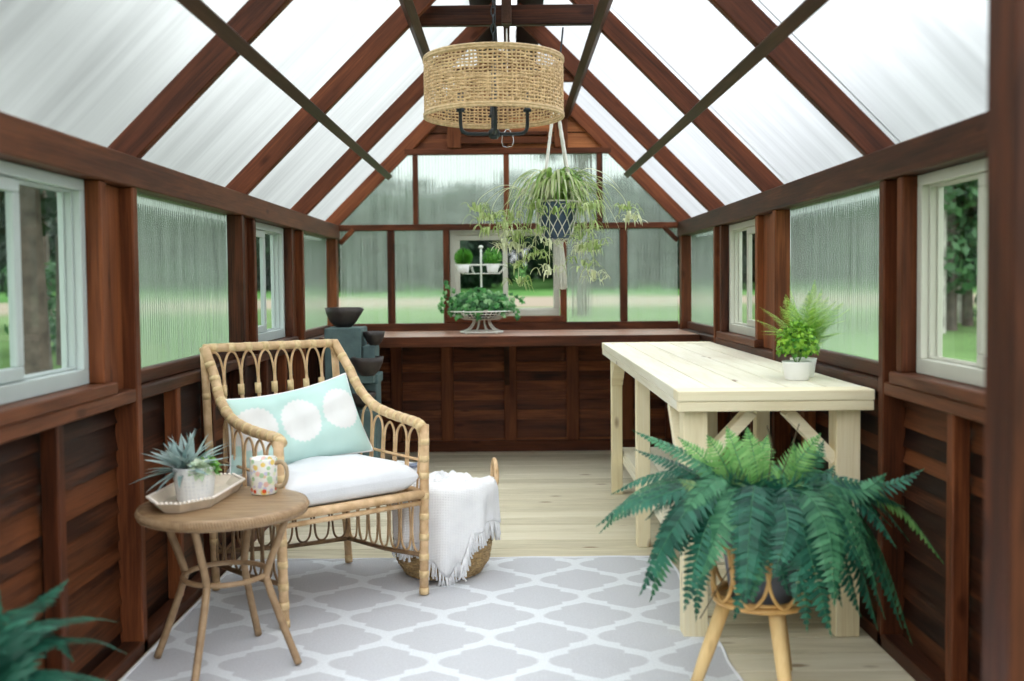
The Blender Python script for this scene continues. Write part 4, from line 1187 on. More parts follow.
for off, h, w_, mt in fr_all:
    off = Vector(off); hz = V(off.x, off.y, 0); hd_ = hz.normalized() if hz.length > .02 else V(0,-1,0)
    s0 = C0+hd_*.035+V(rnd.uniform(-.012,.012), rnd.uniform(-.012,.012), -.01)
    tip = C0+off; span = hz.length
    if off.z < .2:
        p1 = C0+hd_*(.035+span*.30)+V(0,0,.05+h*.40+max(0, off.z)*.25)
        p2 = C0+hd_*(span*.76)+V(0,0,off.z*.42+h*.52)
        sb = V(-hd_.y, hd_.x, 0)*rnd.uniform(-.05, .05); p1 = p1+sb*.6; p2 = p2+sb
        pts = [s0, p1, p2, tip]
    else:
        p1 = lerp(s0, tip, .45)+V(0,0,h*.55)+V(rnd.uniform(-.04,.04), rnd.uniform(-.05,.01), 0)
        pts = [s0, p1, tip]
    mb = MB(); rc = MB()
    frond(mb, pts, w_*rnd.uniform(1.2, 1.45), 32, droop=.5, ang=70, rach=rc, dense=rnd.uniform(.78,.95), tipk=.45, out=(hd_*.6+V(0,-.35,0)))
    f = mb.build('frond', mt, fn); rc.build('midrib', FERNM, f, True)
rc = MB()
for off in ((.10,-.02,.30),(.03,.05,.285),(-.20,-.16,-.19)):
    o_ = Vector(off); rc.tube(spline([C0, C0+o_*.55+V(.02,0,.05), C0+o_], 6), .0016, 5)
rc.build('twig', TWIG, fn)

# fern at the lower left, beside the doorway
f2 = empty('floor_fern', (-1.0, 1.80, 0), 'blurred dark green fern standing low by the left wall near the doorway', 'plant')
fc = V(-1.0, 1.80, 0)
m = MB(); m.lathe([(.001,.001),(.085,.001),(.092,.006),(.12,.20),(.122,.21),(.115,.21),(.11,.19),(.001,.185)], fc, 32); m.build('pot', GREYPOT, f2, True)
C1 = fc+V(0,0,.235)
for off, h, w_, mt in (((.12,.40,.165),.25,.05,D),((.13,.42,.085),.24,.05,M_),((.02,.38,.27),.22,.055,D),((-.10,.30,.22),.2,.055,D),((.24,.25,.0),.2,.05,D),((.30,.05,.0),.2,.05,D),((.18,-.22,0),.2,.05,D),((-.05,-.30,.05),.2,.05,D),((.05,.33,.10),.3,.06,M_),((.20,.36,-.01),.2,.05,D),((.0,.12,.33),.1,.05,M_)):
    off = Vector(off); hz = V(off.x, off.y, 0); hd_ = hz.normalized(); s0 = C1+hd_*.03; tip = C1+off; span = hz.length
    pts = [s0, C1+hd_*(span*.3)+V(0,0,.05+h*.5+max(0, off.z)*.3), C1+hd_*(span*.7)+V(0,0,off.z*.55+h*.5), tip]
    mb = MB(); frond(mb, pts, w_, 28, droop=.3, out=(hd_*.6+V(0,-.3,0))); mb.build('frond', FERND, f2)

# ------------------------------------------------------------------ drum lamp
LC = V(-.050, 3.75, 0); LR = .2585; LZ0, LZ1 = 1.768, 1.984
lp = empty('pendant_lamp', (LC.x, LC.y, LZ0), 'woven jute drum pendant lamp with black metal arms under the ridge', 'lamp')
m = MB(); nv, nh = 96, 16
r3 = random.Random(17)
def cyl(a, r_, z): return V(LC.x+r_*math.cos(a), LC.y+r_*math.sin(a), z)
for k in range(nv):
    a = 2*PI*(k+r3.uniform(-.12,.12))/nv; pts = []; w_ = r3.uniform(.0022, .0036)
    for j in range(nh*2+1):
        z = LZ0+(LZ1-LZ0)*j/(nh*2); ph = 1 if (j//2+k) % 2 else -1
        pts.append(cyl(a+.004*math.sin(j*.6+k), LR+.0022*ph*(1 if j % 2 else 0), z))
    n = len(m.v); N_ = len(pts)
    for j, p in enumerate(pts):
        rr_ = p-LC; t = V(-rr_.y, rr_.x, 0).normalized(); m.v += [tuple(p-t*w_), tuple(p+t*w_)]
    for j in range(N_-1): m.f.append((n+2*j, n+2*j+1, n+2*j+3, n+2*j+2)); m.m.append(0)
for j in range(nh):
    z = LZ0+.012+(LZ1-LZ0-.024)*(j+.5+r3.uniform(-.12,.12))/nh; hw = r3.uniform(.0026, .0044); n = len(m.v)
    for k in range(nv):
        a = 2*PI*k/nv; ph = -1 if (j+k) % 2 else 1; p = cyl(a, LR+.0024*ph, z+.0015*math.sin(k*1.3+j)); m.v += [tuple(p-V(0,0,hw)), tuple(p+V(0,0,hw))]
    for k in range(nv):
        q = (k+1) % nv; m.f.append((n+2*k, n+2*q, n+2*q+1, n+2*k+1)); m.m.append(0)
sh = m.build('lamp_shade', SHADE, lp, True)
so_ = sh.modifiers.new('thick', 'SOLIDIFY'); so_.thickness = .002
m = MB()
for z in (LZ0+.002, LZ0+.011, LZ1-.011, LZ1-.002): m.tube(ring((LC.x, LC.y), LR, z, 72), .0055, 6, True)
m.build('rim_band', SHADEB, sh, True)
m = MB()
m.tube([LC+V(0,0,1.702), LC+V(0,0,1.715), LC+V(0,0,1.985)], [.012,.009,.009], 10)
m.lathe([(.001,-.012),(.014,-.010),(.022,0),(.022,.018),(.012,.028),(.001,.03)], LC+V(0,0,1.700), 16)
m.build('stem', BLACKM, lp, True)
for a in (0, 90, 180, 270):
    a = R(a+3); d = V(math.cos(a), math.sin(a), 0)
    m = MB(); m.tube(spline([LC+d*.015+V(0,0,1.708), LC+d*.085+V(0,0,1.708), LC+d*.112+V(0,0,1.714), LC+d*.124+V(0,0,1.735), LC+d*.125+V(0,0,1.80)], 5), .0068, 8); m.build('arm', BLACKM, lp, True)
    m = MB(); m.lathe([(.001,0),(.015,0),(.016,.008),(.011,.012),(.011,.075),(.001,.075)], LC+d*.125+V(0,0,1.79), 14); m.build('socket', BLACKM, lp, True)
m = MB()
for a in (45, 165, 285):
    a = R(a); m.tube([cyl(a, .008, 1.975), cyl(a, LR-.003, LZ1-.004)], .0025, 6)
m.build('spider_frame', BLACKM, lp, True)
m = MB()                              # chain up to the ridge
z = 1.985; k = 0
while z < APEX-.09:
    c = V(LC.x, LC.y, z+.017); u = V(1,0,0) if k % 2 else V(0,1,0); pts = []
    for q in range(10):
        a = 2*PI*q/10; pts.append(c+u*(.0075*math.cos(a))+V(0,0,.019*math.sin(a)))
    m.tube(pts, .0026, 5, True); z += .032; k += 1
m.build('chain', BLACKM, lp, True)
m = MB(); m.tube([LC+V(.004,0,1.985), LC+V(.008,.006,2.2), LC+V(.003,0,2.45), LC+V(.03,0,APEX-.06)], .0028, 6); m.build('flex', BLACKM, lp, True)
m = MB(); m.lathe([(.001,0),(.05,0),(.055,.012),(.05,.02),(.001,.02)], LC+V(.05,0,APEX-.11), 20); m.build('ceiling_rose', BLACKM, lp, True)

# rope with a wire clip hanging from the collar tie
hk = empty('rope_hook', (0, 4.40, 2.27), 'thin white rope with a bright wire clip hanging from the collar tie', 'rope')
m = MB(); m.tube([(.000,4.455,2.275), (.001,4.45,2.2), (.001,4.45,1.83)], .0042, 6); m.build('cord', ROPE, hk, True)
m = MB(); m.tube([(-.001,4.45,1.835),(-.022,4.45,1.81),(-.026,4.45,1.775),(-.020,4.45,1.755),(.0,4.45,1.752),(.020,4.45,1.757),(.027,4.45,1.78),(.022,4.45,1.81),(.003,4.45,1.835)], .0017, 6); m.build('wire_clip', STEEL, hk, True)

# ------------------------------------------------------------------ macrame hanger and spider plant
HC = V(.216, 4.452, 0)
mh = empty('macrame_hanger', (HC.x, HC.y, 1.35), 'cream macrame plant hanger with tassel holding the blue pot', 'plant hanger')
knot = V(.213, 4.452, 1.985); PR, PT, PB = .092, 1.502, 1.345
m = MB(); m.tube([(.25,4.452,2.277), (.236,4.452,2.15), knot+V(0,0,.02)], .0045, 6); m.build('dark_wire', BLACKM, mh, True)
m = MB(); m.tube([knot+V(0,0,.025), knot+V(0,0,-.03)], .014, 8); m.build('top_knot', ROPE, mh, True)
for sx_, sy_ in ((-.065,-.065),(.066,-.06),(-.062,.066),(.066,.066)):
    a = knot; b = V(HC.x+sx_*1.02, HC.y+sy_*1.02, PT+.012); m = MB(); pts = [lerp(a, b, t) for t in [i/24 for i in range(25)]]
    m.tube(pts, [.0075 if i % 2 else .0062 for i in range(25)], 8); m.build('cord', ROPE, mh, True)
m = MB(); nn = 12
def potr(z): return .062+(PR-.062)*(z-PB)/(PT-PB)+.004
for s in (-1, 1):
    for k in range(nn):
        pts = []
        for i in range(15):
            t = i/14; z = PT+.006-(PT-PB-.004)*t; a = 2*PI*k/nn+s*t*2*PI/nn*2; r_ = potr(z); pts.append((HC.x+r_*math.cos(a), HC.y+r_*math.sin(a), z))
        pts.append((HC.x+.03*math.cos(a), HC.y+.03*math.sin(a), PB-.008)); pts.append((HC.x+.012, HC.y, PB-.02))
        m.tube(pts, .0024, 5)
m.tube(ring((HC.x, HC.y), potr(PT)+.001, PT+.006, 40), .004, 6, True)
m.build('net', ROPE, mh, True)
m = MB(); tc_ = V(HC.x+.014, HC.y-.004, PB-.022)
m.tube([tc_+V(0,0,.012), tc_+V(0,0,-.02)], [.016,.013], 10)
for k in range(46):
    a = rnd.uniform(0, 6.28); q = rnd.uniform(0, 1)**.5; e = tc_+V(.030*q*math.cos(a), .030*q*math.sin(a), -.185-rnd.uniform(0,.02)); s0 = tc_+V(.011*q*math.cos(a), .011*q*math.sin(a), 0)
    m.tube([s0, lerp(s0, e, .5)+V(.004*math.cos(a), .004*math.sin(a), 0), e], .0028, 5)
m.build('tassel', ROPE, mh, True)
spn = empty('spider_plant', (HC.x, HC.y, PB), 'variegated spider plant in a dark blue pot trailing from the macrame hanger', 'plant')
m = MB(); m.lathe([(.001,0),(.056,0),(.061,.004),(PR-.001,PT-PB),(PR,PT-PB+.004),(PR-.006,PT-PB+.004),(PR-.009,PT-PB-.01),(.001,PT-PB-.012)], (HC.x, HC.y, PB), 36); m.build('pot', BLUEPOT, spn, True)
rs = random.Random(5)
sets = {0: MB(), 1: MB(), 2: MB()}
CP = V(HC.x, HC.y, PT-.01)
def blade(mb, a, reach, rise, fall, w_, c=CP):
    d = V(math.cos(a), math.sin(a), 0); r0 = c+d*rs.uniform(.0, .05)
    pts = spline([r0, r0+d*reach*.30+V(0,0,rise), r0+d*reach*.72+V(0,0,rise*.75-fall*.35), r0+d*reach+V(0,0,-fall)], 4)
    n = len(pts); ww = [w_*(math.sin(PI*min(.97, .18+.82*i/(n-1)))**.6)*(1-.25*i/n) for i in range(n)]; ww[-1] = w_*.08
    mb.ribbon(pts, ww, (0,0,1), fold=.35)
for i in range(230):
    a = rs.uniform(0, 2*PI); k = rs.choice((0,0,0,1,1,2)) if i > 30 else 2
    front = max(0, -math.sin(a))
    if i < 30: blade(sets[2], a, rs.uniform(.06,.14), rs.uniform(.09,.16), rs.uniform(-.06,.03), .0075)
    else: blade(sets[k], a, rs.uniform(.10,.255)*(1-.35*front), rs.uniform(.05,.16), rs.uniform(-.08,.13)*(1-.75*front)-.03*front, rs.uniform(.0050,.0082))
for k, mt, nm in ((0, SPID, 'striped_leaves'), (1, SPIDC, 'cream_leaves'), (2, SPIDG, 'green_leaves')):
    sets[k].build(nm, mt, spn, True)
# runners with plantlets
for off, n_, bend in (((-.30,-.08,-.12),2,.08),((-.33,-.02,-.06),1,.08),((-.235,-.10,-.19),2,.12),((-.185,-.06,-.27),2,.1),((-.10,-.12,-.23),3,.08),((-.04,-.14,-.30),3,.06),((.10,-.13,-.27),3,.08),((.155,-.12,-.33),3,.1),((.13,-.10,-.20),2,.1),((.315,-.05,-.07),2,.10),((-.36,-.05,-.02),1,.09),((.12,.14,-.2),2,.1),((-.2,.14,-.12),2,.14),((-.175,-.05,-.35),2,.13)):
    off = Vector(off); e = CP+off; d = V(off.x, off.y, 0).normalized(); s0 = CP+d*.05
    path = spline([s0, s0+d*V(off.x,off.y,0).length*.45+V(0,0,bend), CP+V(off.x*.92, off.y*.92, off.z*.25+bend*.5), e], 6)
    m = MB(); m.tube(path, .0014, 5); ru = m.build('runner', SPIDC, spn, True)
    for q in range(n_):
        c = path[-1-q*3]; pm = MB()
        for i in range(18):
            a = rs.uniform(0, 6.28); blade(pm, a, rs.uniform(.02,.055), rs.uniform(.004,.035), rs.uniform(-.03,.035), rs.uniform(.004,.0065), c+V(0,0,rs.uniform(-.012,.012)))
        pm.build('plantlet', SPIDC if rs.random() < .45 else SPID, ru, True)

# ------------------------------------------------------------------ two tier wire stand with ivy and topiaries
WCx, WCy, WZ0 = -.178, 6.40, .830
ws = empty('wire_stand', (WCx, WCy, WZ0), 'two tier white wire stand on the back worktop', 'plant stand')
m = MB()
m.tube(ring((WCx, WCy), .135, WZ0+.010, 44), .0055, 6, True)
for k in range(4):
    a = 2*PI*(k+.5)/4; m.lathe([(.001,0),(.008,0),(.009,.008),(.001,.012)], (WCx+.135*math.cos(a), WCy+.135*math.sin(a), WZ0+.0005), 10)
for k in range(10):
    a = 2*PI*k/10; d = V(math.cos(a), math.sin(a), 0); c = V(WCx, WCy, 0)
    m.tube(spline([c+d*.135+V(0,0,WZ0+.010), c+d*.085+V(0,0,WZ0+.03), c+d*.055+V(0,0,WZ0+.07), c+d*.06+V(0,0,WZ0+.092)], 4), .0035, 5)
m.build('foot', OFFWH, ws, True)
def wire_bowl(rt, zt, rb, zb, n, name, mid=1):
    m = MB(); m.tube(ring((WCx, WCy), rt, zt, 56), .0040 if mid else .0030, 6, True); m.tube(ring((WCx, WCy), rb, zb, 44), .0028, 6, True)
    for j in range(mid):
        t = (j+1)/(mid+1); m.tube(ring((WCx, WCy), rb+(rt-rb)*(t**.7), zb+(zt-zb)*t, 48), .0024, 5, True)
    for k in range(n):
        a = 2*PI*k/n; d = V(math.cos(a), math.sin(a), 0); c = V(WCx, WCy, 0)
        m.tube([c+d*.02+V(0,0,zb), c+d*rb+V(0,0,zb), c+d*(rb+(rt-rb)*.55)+V(0,0,zb+(zt-zb)*.4), c+d*rt+V(0,0,zt)], .0023, 5)
    return m.build(name, OFFWH, ws, True)
wire_bowl(.202, .972, .115, .920, 36, 'lower_bowl', 2)
wire_bowl(.168, 1.268, .12, 1.212, 16, 'upper_bowl', 0)
m = MB(); m.tube([(WCx, WCy, .92), (WCx, WCy, 1.385)], .0065, 8)
m.lathe([(.001,0),(.016,.004),(.016,.012),(.010,.02),(.001,.022)], (WCx, WCy, 1.372), 14)
m.build('stem', OFFWH, ws, True)
iv = empty('ivy_plant', (WCx, WCy, .925), 'trailing green ivy filling the lower bowl of the wire stand', 'plant')
ri = random.Random(31); A_, B_ = MB(), MB()
m = MB(); m.lathe([(.001,.926),(.085,.926),(.10,.955),(.095,.962),(.001,.962)], (WCx, WCy, 0), 26); m.build('soil', SOIL, iv, True)
def ivy_leaf(mb, c, nrm_, s, rot):
    nrm_ = Vector(nrm_).normalized(); x = nrm_.orthogonal().normalized(); x = Matrix.Rotation(rot, 3, nrm_) @ x; y = nrm_.cross(x)
    out_ = []
    for ang_, r_ in ((-90,.25),(-60,.62),(-25,.50),(5,.85),(40,.50),(90,1.05),(140,.50),(175,.85),(205,.50),(240,.62)):
        a = R(ang_); out_.append(c+x*(r_*s*math.cos(a))+y*(r_*s*math.sin(a))-nrm_*(.18*s*r_*r_))
    n = len(mb.v); mb.v.append(tuple(c+nrm_*.12*s)); mb.v += [tuple(p) for p in out_]
    for i in range(10): mb.f.append((n, n+1+i, n+1+(i+1) % 10)); mb.m.append(0)
for i in range(520):
    a = ri.uniform(0, 2*PI); q = ri.uniform(0, 1)**.6; z = .98+ri.uniform(0, .15)*(1-q*.5)
    c = V(WCx+.212*q*math.cos(a), WCy+.19*q*math.sin(a), z-(.05 if q > .9 else 0)*ri.random())
    ivy_leaf(A_ if ri.random() < .72 else B_, c, (math.cos(a)*.6+ri.uniform(-.4,.4), math.sin(a)*.6-.5+ri.uniform(-.3,.3), .7), ri.uniform(.024, .042), ri.uniform(0, 6.28))
for sp in ([(-.10,-.05,.1),(-.20,-.06,.15),(-.225,-.05,.20)], [(.12,-.05,.1),(.22,-.06,.08),(.29,-.06,.05)], [(.15,-.1,.06),(.23,-.12,.0),(.22,-.14,-.05)], [(-.15,-.1,.08),(-.24,-.1,.07),(-.25,-.1,.02)], [(-.22,-.05,.13),(-.26,-.05,.06),(-.265,-.06,-.01)]):
    for i in range(9):
        p = spline(sp, 5)[min(10, i+1)]; ivy_leaf(A_ if i % 3 else B_, V(WCx, WCy, .975)+p+V(ri.uniform(-.015,.015), 0, ri.uniform(-.015,.015)), (ri.uniform(-.4,.4), -1, ri.uniform(.1,.7)), ri.uniform(.017,.026), ri.uniform(0,6.28))
A_.build('dark_leaves', IVY, iv); B_.build('pale_leaves', IVYL, iv)
for k, (dx, lab) in enumerate(((-.112, 'small tufted topiary in white pot, left on the upper tier of the wire stand'), (.074, 'small rounded leafy topiary in white pot, right on the upper tier'))):
    c = V(WCx+dx, WCy-.035, 1.218)
    t_ = empty('topiary_pot', c, lab, 'plant')
    m = MB(); m.lathe([(.001,0),(.030,0),(.033,.003),(.040,.052),(.036,.052),(.001,.045)], c, 24); m.build('pot', WHITE, t_, True)
    m = MB(); cc = c+V(0,0,.094); rt_ = random.Random(40+k)
    for i in range(620):
        v = V(rt_.gauss(0,1), rt_.gauss(0,1), rt_.gauss(0,1)).normalized(); v.z = max(v.z, -.75)
        if k == 0:
            b0 = cc+V(v.x*.030, v.y*.030, -.035+abs(v.z)*.02); e = cc+V(v.x*.062, v.y*.062, v.z*.064+.004)
            m.ribbon([b0, lerp(b0, e, .6)+V(0,0,.004), e], [.0018, .0022, .0003], (v.y, -v.x, .3))
        else:
            b0 = cc+v*rt_.uniform(.046, .062)+V(0,0,.002); ivy = v.orthogonal().normalized(); ivy = Matrix.Rotation(rt_.uniform(0,6.28), 3, v) @ ivy
            t3 = (ivy+v*.5).normalized(); m.ribbon([b0, b0+t3*.006, b0+t3*.012], [.001, .0045, .0012], v, fold=.2)
    m.build('foliage', TOPI, t_)
    if k == 1:
        m = MB(); m.lathe([(.001,-.04),(.03,-.03),(.042,0),(.03,.03),(.001,.042)], cc, 16); m.build('inner_foliage', TOPI, t_, True)

# ------------------------------------------------------------------ cascading slate fountain
fo = empty('slate_fountain', (-.92, 5.7, 0), 'grey green slate fountain with cascading brown bowls in the far left corner', 'fountain')
def slab(x0, x1, y0, y1, z0, z1):
    m = MB(); m.box(x0, x1, y0, y1, z0, z1); return m.build('slate_block', SLATE, fo, bevel=.006)
slab(-1.045, -.838, 5.60, 5.86, 0, .905)
slab(-.836, -.757, 5.625, 5.83, 0, .585); slab(-.836, -.765, 5.63, 5.83, .66, .80); slab(-.836, -.745, 5.61, 5.83, .586, .64)
def bowl(c, r_, h, spout):
    c = Vector(c); m = MB()
    pr = [(.001,0),(r_*.42,.0),(r_*.72,h*.28),(r_*.93,h*.68),(r_,h),(r_*.93,h),(r_*.84,h*.66),(r_*.6,h*.30),(.001,h*.22)]
    n = 40; b = len(m.v)
    for q, z in pr:
        for k in range(n):
            a = 2*PI*k/n; da = abs((a-spout+PI) % (2*PI)-PI); ex = 1+.16*math.exp(-(da/.20)**2)*(z/h)**2; dz = -.13*h*math.exp(-(da/.16)**2)*(z/h)**3
            m.v.append((c.x+q*ex*math.cos(a), c.y+q*ex*math.sin(a), c.z+z+dz))
    for i in range(len(pr)-1):
        for k in range(n):
            k2 = (k+1) % n; m.f.append((b+i*n+k, b+i*n+k2, b+(i+1)*n+k2, b+(i+1)*n+k)); m.m.append(0)
    return m.build('bowl', BRONZE, fo, True)
bowl((-.955, 5.73, .906), .106, .112, R(-12))
bowl((-.776, 5.70, .802), .062, .078, R(-95))
bowl((-.795, 5.56, .640), .090, .104, R(185))
bowl((-.835, 5.56, .468), .076, .080, R(0))
slab(-.836, -.74, 5.50, 5.62, .0, .455)
m = MB(); m.box(-.85, -.76, 5.53, 5.605, .60, .639); m.build('slate_bracket', SLATE, fo, bevel=.004)

# ------------------------------------------------------------------ outside
def gz(x, y):
    r_ = math.hypot(x, y-3.5)
    t = max(0, r_-9); return -.22+.037*t
gm, gnt, gout = newmat('lawn with sandy track'); L = gnt.links
gp = N(gnt, 'ShaderNodeBsdfDiffuse'); tc = N(gnt, 'ShaderNodeTexCoord'); n1 = N(gnt, 'ShaderNodeTexNoise', i_Scale=.35, i_Detail=5.0); L.new(tc.outputs['Object'], n1.inputs['Vector'])
r1 = ramp(gnt, [(.3, (.045,.115,.030)), (.55, (.08,.18,.05)), (.75, (.12,.22,.075))]); L.new(n1.outputs['Fac'], r1.inputs['Fac'])
sp_ = N(gnt, 'ShaderNodeSeparateXYZ'); L.new(tc.outputs['Object'], sp_.inputs[0])
cxy = N(gnt, 'ShaderNodeCombineXYZ'); L.new(sp_.outputs['X'], cxy.inputs['X']); L.new(sp_.outputs['Y'], cxy.inputs['Y'])
vs = N(gnt, 'ShaderNodeVectorMath', operation='DISTANCE'); L.new(cxy.outputs[0], vs.inputs[0]); vs.inputs[1].default_value = (0, 3.5, 0)
n2 = N(gnt, 'ShaderNodeTexNoise', i_Scale=.25, i_Detail=3.0); L.new(tc.outputs['Object'], n2.inputs['Vector'])
ma = N(gnt, 'ShaderNodeMath', operation='MULTIPLY_ADD'); L.new(n2.outputs['Fac'], ma.inputs[0]); ma.inputs[1].default_value = 5.0; L.new(vs.outputs['Value'], ma.inputs[2])
mr = N(gnt, 'ShaderNodeMapRange'); mr.inputs['From Min'].default_value = 0; mr.inputs['From Max'].default_value = 60; L.new(ma.outputs[0], mr.inputs['Value'])
r2_ = ramp(gnt, [(0, (.2,.2,.2)), (.16, (.2,.2,.2)), (.30, (.15,.15,.15)), (.47, (.25,.25,.25)), (.50, (1,1,1)), (.57, (1,1,1)), (.60, (0,0,0)), (1, (0,0,0))]); L.new(mr.outputs['Result'], r2_.inputs['Fac'])
mxg = N(gnt, 'ShaderNodeMix', data_type='RGBA'); L.new(r2_.outputs['Color'], mxg.inputs['Factor']); L.new(r1.outputs['Color'], mxg.inputs[6]); mxg.inputs[7].default_value = (.27,.225,.175,1)
L.new(mxg.outputs[2], gp.inputs['Color']); L.new(gp.outputs[0], gout.inputs['Surface'])
P = []
rad_ = [0, 3, 6, 9, 12, 15, 18, 22, 26, 30, 34, 38, 44, 50, 58, 68, 80, 95]
for r_ in rad_:
    P.append([(max(.01, r_)*math.cos(2*PI*k/72), 3.5+max(.01, r_)*math.sin(2*PI*k/72), gz(max(.01, r_)*math.cos(2*PI*k/72), 3.5+max(.01, r_)*math.sin(2*PI*k/72))) for k in range(72)])
m = MB(); m.grid(P, wrap=True); tag(m.build('lawn', gm, None, True), kind='structure')

def crown_mesh(seed, n, rx, rz, s):
    r_ = random.Random(seed); mb = MB()
    blobs = [(V(r_.gauss(0,.42)*rx, r_.gauss(0,.42)*rx, r_.uniform(-.75,.85)*rz), r_.uniform(.25,.5)) for _ in range(16)]
    for i in range(n):
        c, q = blobs[i % 16]; v = V(r_.gauss(0,1), r_.gauss(0,1), r_.gauss(0,1)).normalized()
        p = c+v*q*rx*r_.uniform(.7, 1.05); d = (v+V(r_.uniform(-.6,.6), r_.uniform(-.6,.6), r_.uniform(-.3,.6))).normalized(); x = d.orthogonal().normalized(); x = Matrix.Rotation(r_.uniform(0,6.28), 3, d) @ x; y = d.cross(x); k = s*r_.uniform(.6, 1.2)
        mb.poly([p-x*k*.5, p-y*k*.28, p+x*k*.5, p+y*k*.28])
    return mb
def make_tree(name, seed, H, rx, mat, bark, tr, n, s, label, loc, group=None, zc=.62, rzf=.40):
    root = empty(name, (0,0,0), label, 'tree', group)
    m = MB(); r_ = random.Random(seed)
    m.tube(spline([(0,0,-.3),(.04*H*r_.uniform(-.3,.3),.02,H*.3),(.05*H*r_.uniform(-.4,.4),0,H*.75)], 5), [tr*(1-.06*i) for i in range(11)], 10)
    for k in range(5):
        a = r_.uniform(0,6.28); z = H*r_.uniform(.42,.65); m.tube([(0,0,z),(rx*.35*math.cos(a),rx*.35*math.sin(a),z+H*.12),(rx*.75*math.cos(a),rx*.75*math.sin(a),z+H*.2)], [tr*.4,tr*.25,tr*.1], 6)
    m.build('trunk', bark, root, True)
    c = crown_mesh(seed, n, rx, H*rzf, s); c.v = [(x, y, z+H*zc) for x, y, z in c.v]
    c.build('crown', mat, root)
    root.location = loc
    return root
FG = 'trees of the distant woodland'
FL_ = 'broad leafy tree in the distant woodland beyond the lawn'
protos = [make_tree('woodland_tree', 100+i, 6.6, 2.9, TREEL, BARK, .15, 4200, .5, FL_, (0, 0, 0), FG, .47, .50) for i in range(3)]
rt = random.Random(77); first = [True]*3; k = 0
for row, (d0, n_) in enumerate(((43, 16), (48, 17), (54, 18))):
    for i in range(n_):
        x = (i-(n_-1)/2)*(d0*1.2/n_)+rt.uniform(-.8,.8); y = d0+rt.uniform(-2,2)-abs(x)*.12
        loc = (x, y, gz(x, y)-.1); q = k % 3; k += 1; sc_ = rt.uniform(.66, .92)
        if first[q]: o = protos[q]; o.location = loc; o.rotation_euler = (0,0,rt.uniform(0,6)); o.scale = (sc_,)*3; first[q] = False
        else: dup(protos[q], loc, rt.uniform(0,6), None, None, sc_)
def nearby(seed, x, y, H, rx, mat, bark, tr, label, zc=.66, rzf=.36, n=2600, s=.3):
    make_tree('garden_tree', seed, H, rx, mat, bark, tr, n, s, label, (x, y, gz(x, y)), None, zc, rzf)
nearby(201, -5.75, 12.1, 8, 2.2, TREEL, BARK, .21, 'dark trunked tree outside the near left window', .62, .34)
nearby(202, 8.3, 19.2, 7, 1.8, SHRUB, BARKW, .12, 'pale trunked tree outside the near right window, nearest', .62, .34)
nearby(203, 9.8, 21.4, 7.5, 1.9, SHRUB, BARKW, .13, 'pale trunked tree behind the nearest pale one outside the right window', .62, .34)
nearby(204, 11.2, 22.8, 7, 1.9, TREEL, BARKW, .12, 'dark leaved tree with pale trunk outside the right window', .6, .36)
nearby(207, 1.9, 26.0, 8, 1.7, TREEL, BARK, .20, 'straight trunked tree seen through the right pane of the back window', .72, .28)
nearby(211, -6.9, 15.4, 7.5, 1.9, TREEL, BARK, .13, 'spreading dark tree behind the dark trunk outside the near left window', .52, .30, 3400, .3)
nearby(209, 8.75, 19.7, 7, 1.5, SHRUB, BARK, .12, 'bushy low branched tree filling the near right window', .46, .46, 3200, .26)
nearby(210, 9.5, 20.6, 7.5, 1.6, TREEL, BARK, .12, 'dark bushy tree at the edge of the near right window', .46, .46, 3200, .26)
nearby(208, -10.0, 21.5, 9, 2.9, TREEL, BARK, .16, 'bushy tree standing in the lawn outside the left wall', .6, .36)
for i, (x, y, lab) in enumerate(((10.9, 21.0, 'leafy green shrub beside the pale trunks outside the right window'), (-7.6, 17.5, 'low green shrub outside the near left window'))):
    root = empty('shrub', (0,0,0), lab, 'shrub'); c = crown_mesh(300+i, 1500, .9, .8, .2); c.v = [(a, b, z+.75) for a, b, z in c.v]; c.build('foliage', SHRUB, root)
    m = MB()
    for k in range(6):
        a = k*1.05; m.tube([(0,0,-.1), (.3*math.cos(a), .3*math.sin(a), .6)], .02, 5)
    m.build('stem', BARK, root); root.location = (x, y, gz(x, y))

# ------------------------------------------------------------------ sky, camera
w = bpy.data.worlds.new('overcast sky'); scene.world = w; w.use_nodes = True
nt = w.node_tree; nt.nodes.clear(); L = nt.links
bg = N(nt, 'ShaderNodeBackground'); wo = N(nt, 'ShaderNodeOutputWorld')
tc = N(nt, 'ShaderNodeTexCoord'); se = N(nt, 'ShaderNodeSeparateXYZ'); L.new(tc.outputs['Generated'], se.inputs[0])
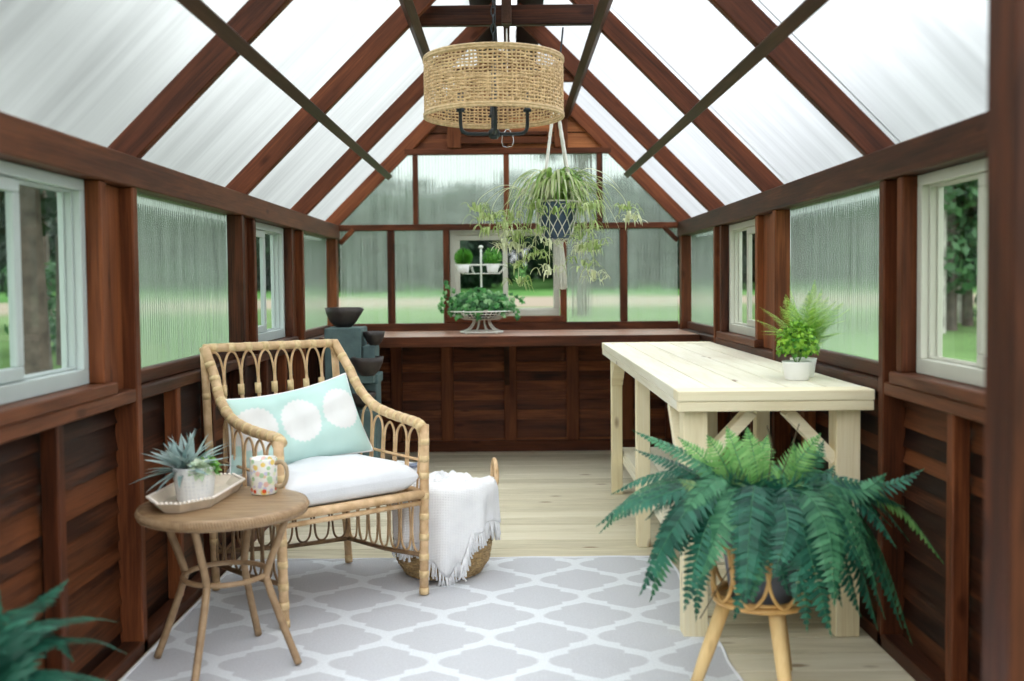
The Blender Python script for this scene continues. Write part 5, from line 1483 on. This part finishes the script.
# overcast sky, a little brighter to the east
md = N(nt, 'ShaderNodeMapRange'); md.inputs['From Min'].default_value = -1; md.inputs['From Max'].default_value = 1; L.new(se.outputs['X'], md.inputs['Value'])
rw = ramp(nt, [(0, (.92,.955,.97)), (.5, (.95,.975,1.0)), (1, (1.06,1.075,1.10))]); L.new(md.outputs['Result'], rw.inputs['Fac'])
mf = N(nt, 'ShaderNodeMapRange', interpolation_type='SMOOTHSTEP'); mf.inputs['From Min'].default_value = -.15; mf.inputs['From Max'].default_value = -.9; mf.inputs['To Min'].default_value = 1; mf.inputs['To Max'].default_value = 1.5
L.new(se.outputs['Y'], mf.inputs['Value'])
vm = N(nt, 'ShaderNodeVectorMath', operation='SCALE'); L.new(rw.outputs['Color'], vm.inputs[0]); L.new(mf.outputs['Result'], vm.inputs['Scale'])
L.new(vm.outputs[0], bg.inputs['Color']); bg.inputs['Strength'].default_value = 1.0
zr = N(nt, 'ShaderNodeMapRange'); zr.inputs['From Min'].default_value = 0; zr.inputs['From Max'].default_value = 1; zr.inputs['To Min'].default_value = .75; zr.inputs['To Max'].default_value = 3.6
L.new(se.outputs['Z'], zr.inputs['Value'])
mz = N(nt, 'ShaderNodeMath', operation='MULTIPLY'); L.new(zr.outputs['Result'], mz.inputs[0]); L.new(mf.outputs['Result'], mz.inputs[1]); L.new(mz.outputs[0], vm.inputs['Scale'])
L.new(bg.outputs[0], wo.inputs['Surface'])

cam = bpy.data.cameras.new('camera'); co = bpy.data.objects.new('camera', cam); COL.objects.link(co)
cam.sensor_width = 36; cam.lens = 35; cam.clip_start = .05; cam.clip_end = 500
co.location = (0, 0, 1.15)
co.rotation_mode = 'QUATERNION'
q = Matrix.Rotation(R(90-2.3), 4, 'X') @ Matrix.Rotation(R(-.55), 4, 'Z')
co.rotation_quaternion = q.to_quaternion()
cam.shift_x = .002555; cam.shift_y = -.017106
cam.dof.use_dof = True; cam.dof.focus_distance = 4.25; cam.dof.aperture_fstop = 2.0
scene.camera = co
scene.view_settings.view_transform = 'Standard'; scene.view_settings.look = 'None'
scene.view_settings.gamma = 1; scene.view_settings.use_curve_mapping = False
scene.view_settings.exposure = .25
scene.cycles.use_denoising = True
scene.cycles.max_bounces = 10; scene.cycles.diffuse_bounces = 5; scene.cycles.transmission_bounces = 8; scene.cycles.transparent_max_bounces = 12
scene.cycles.sample_clamp_indirect = 6
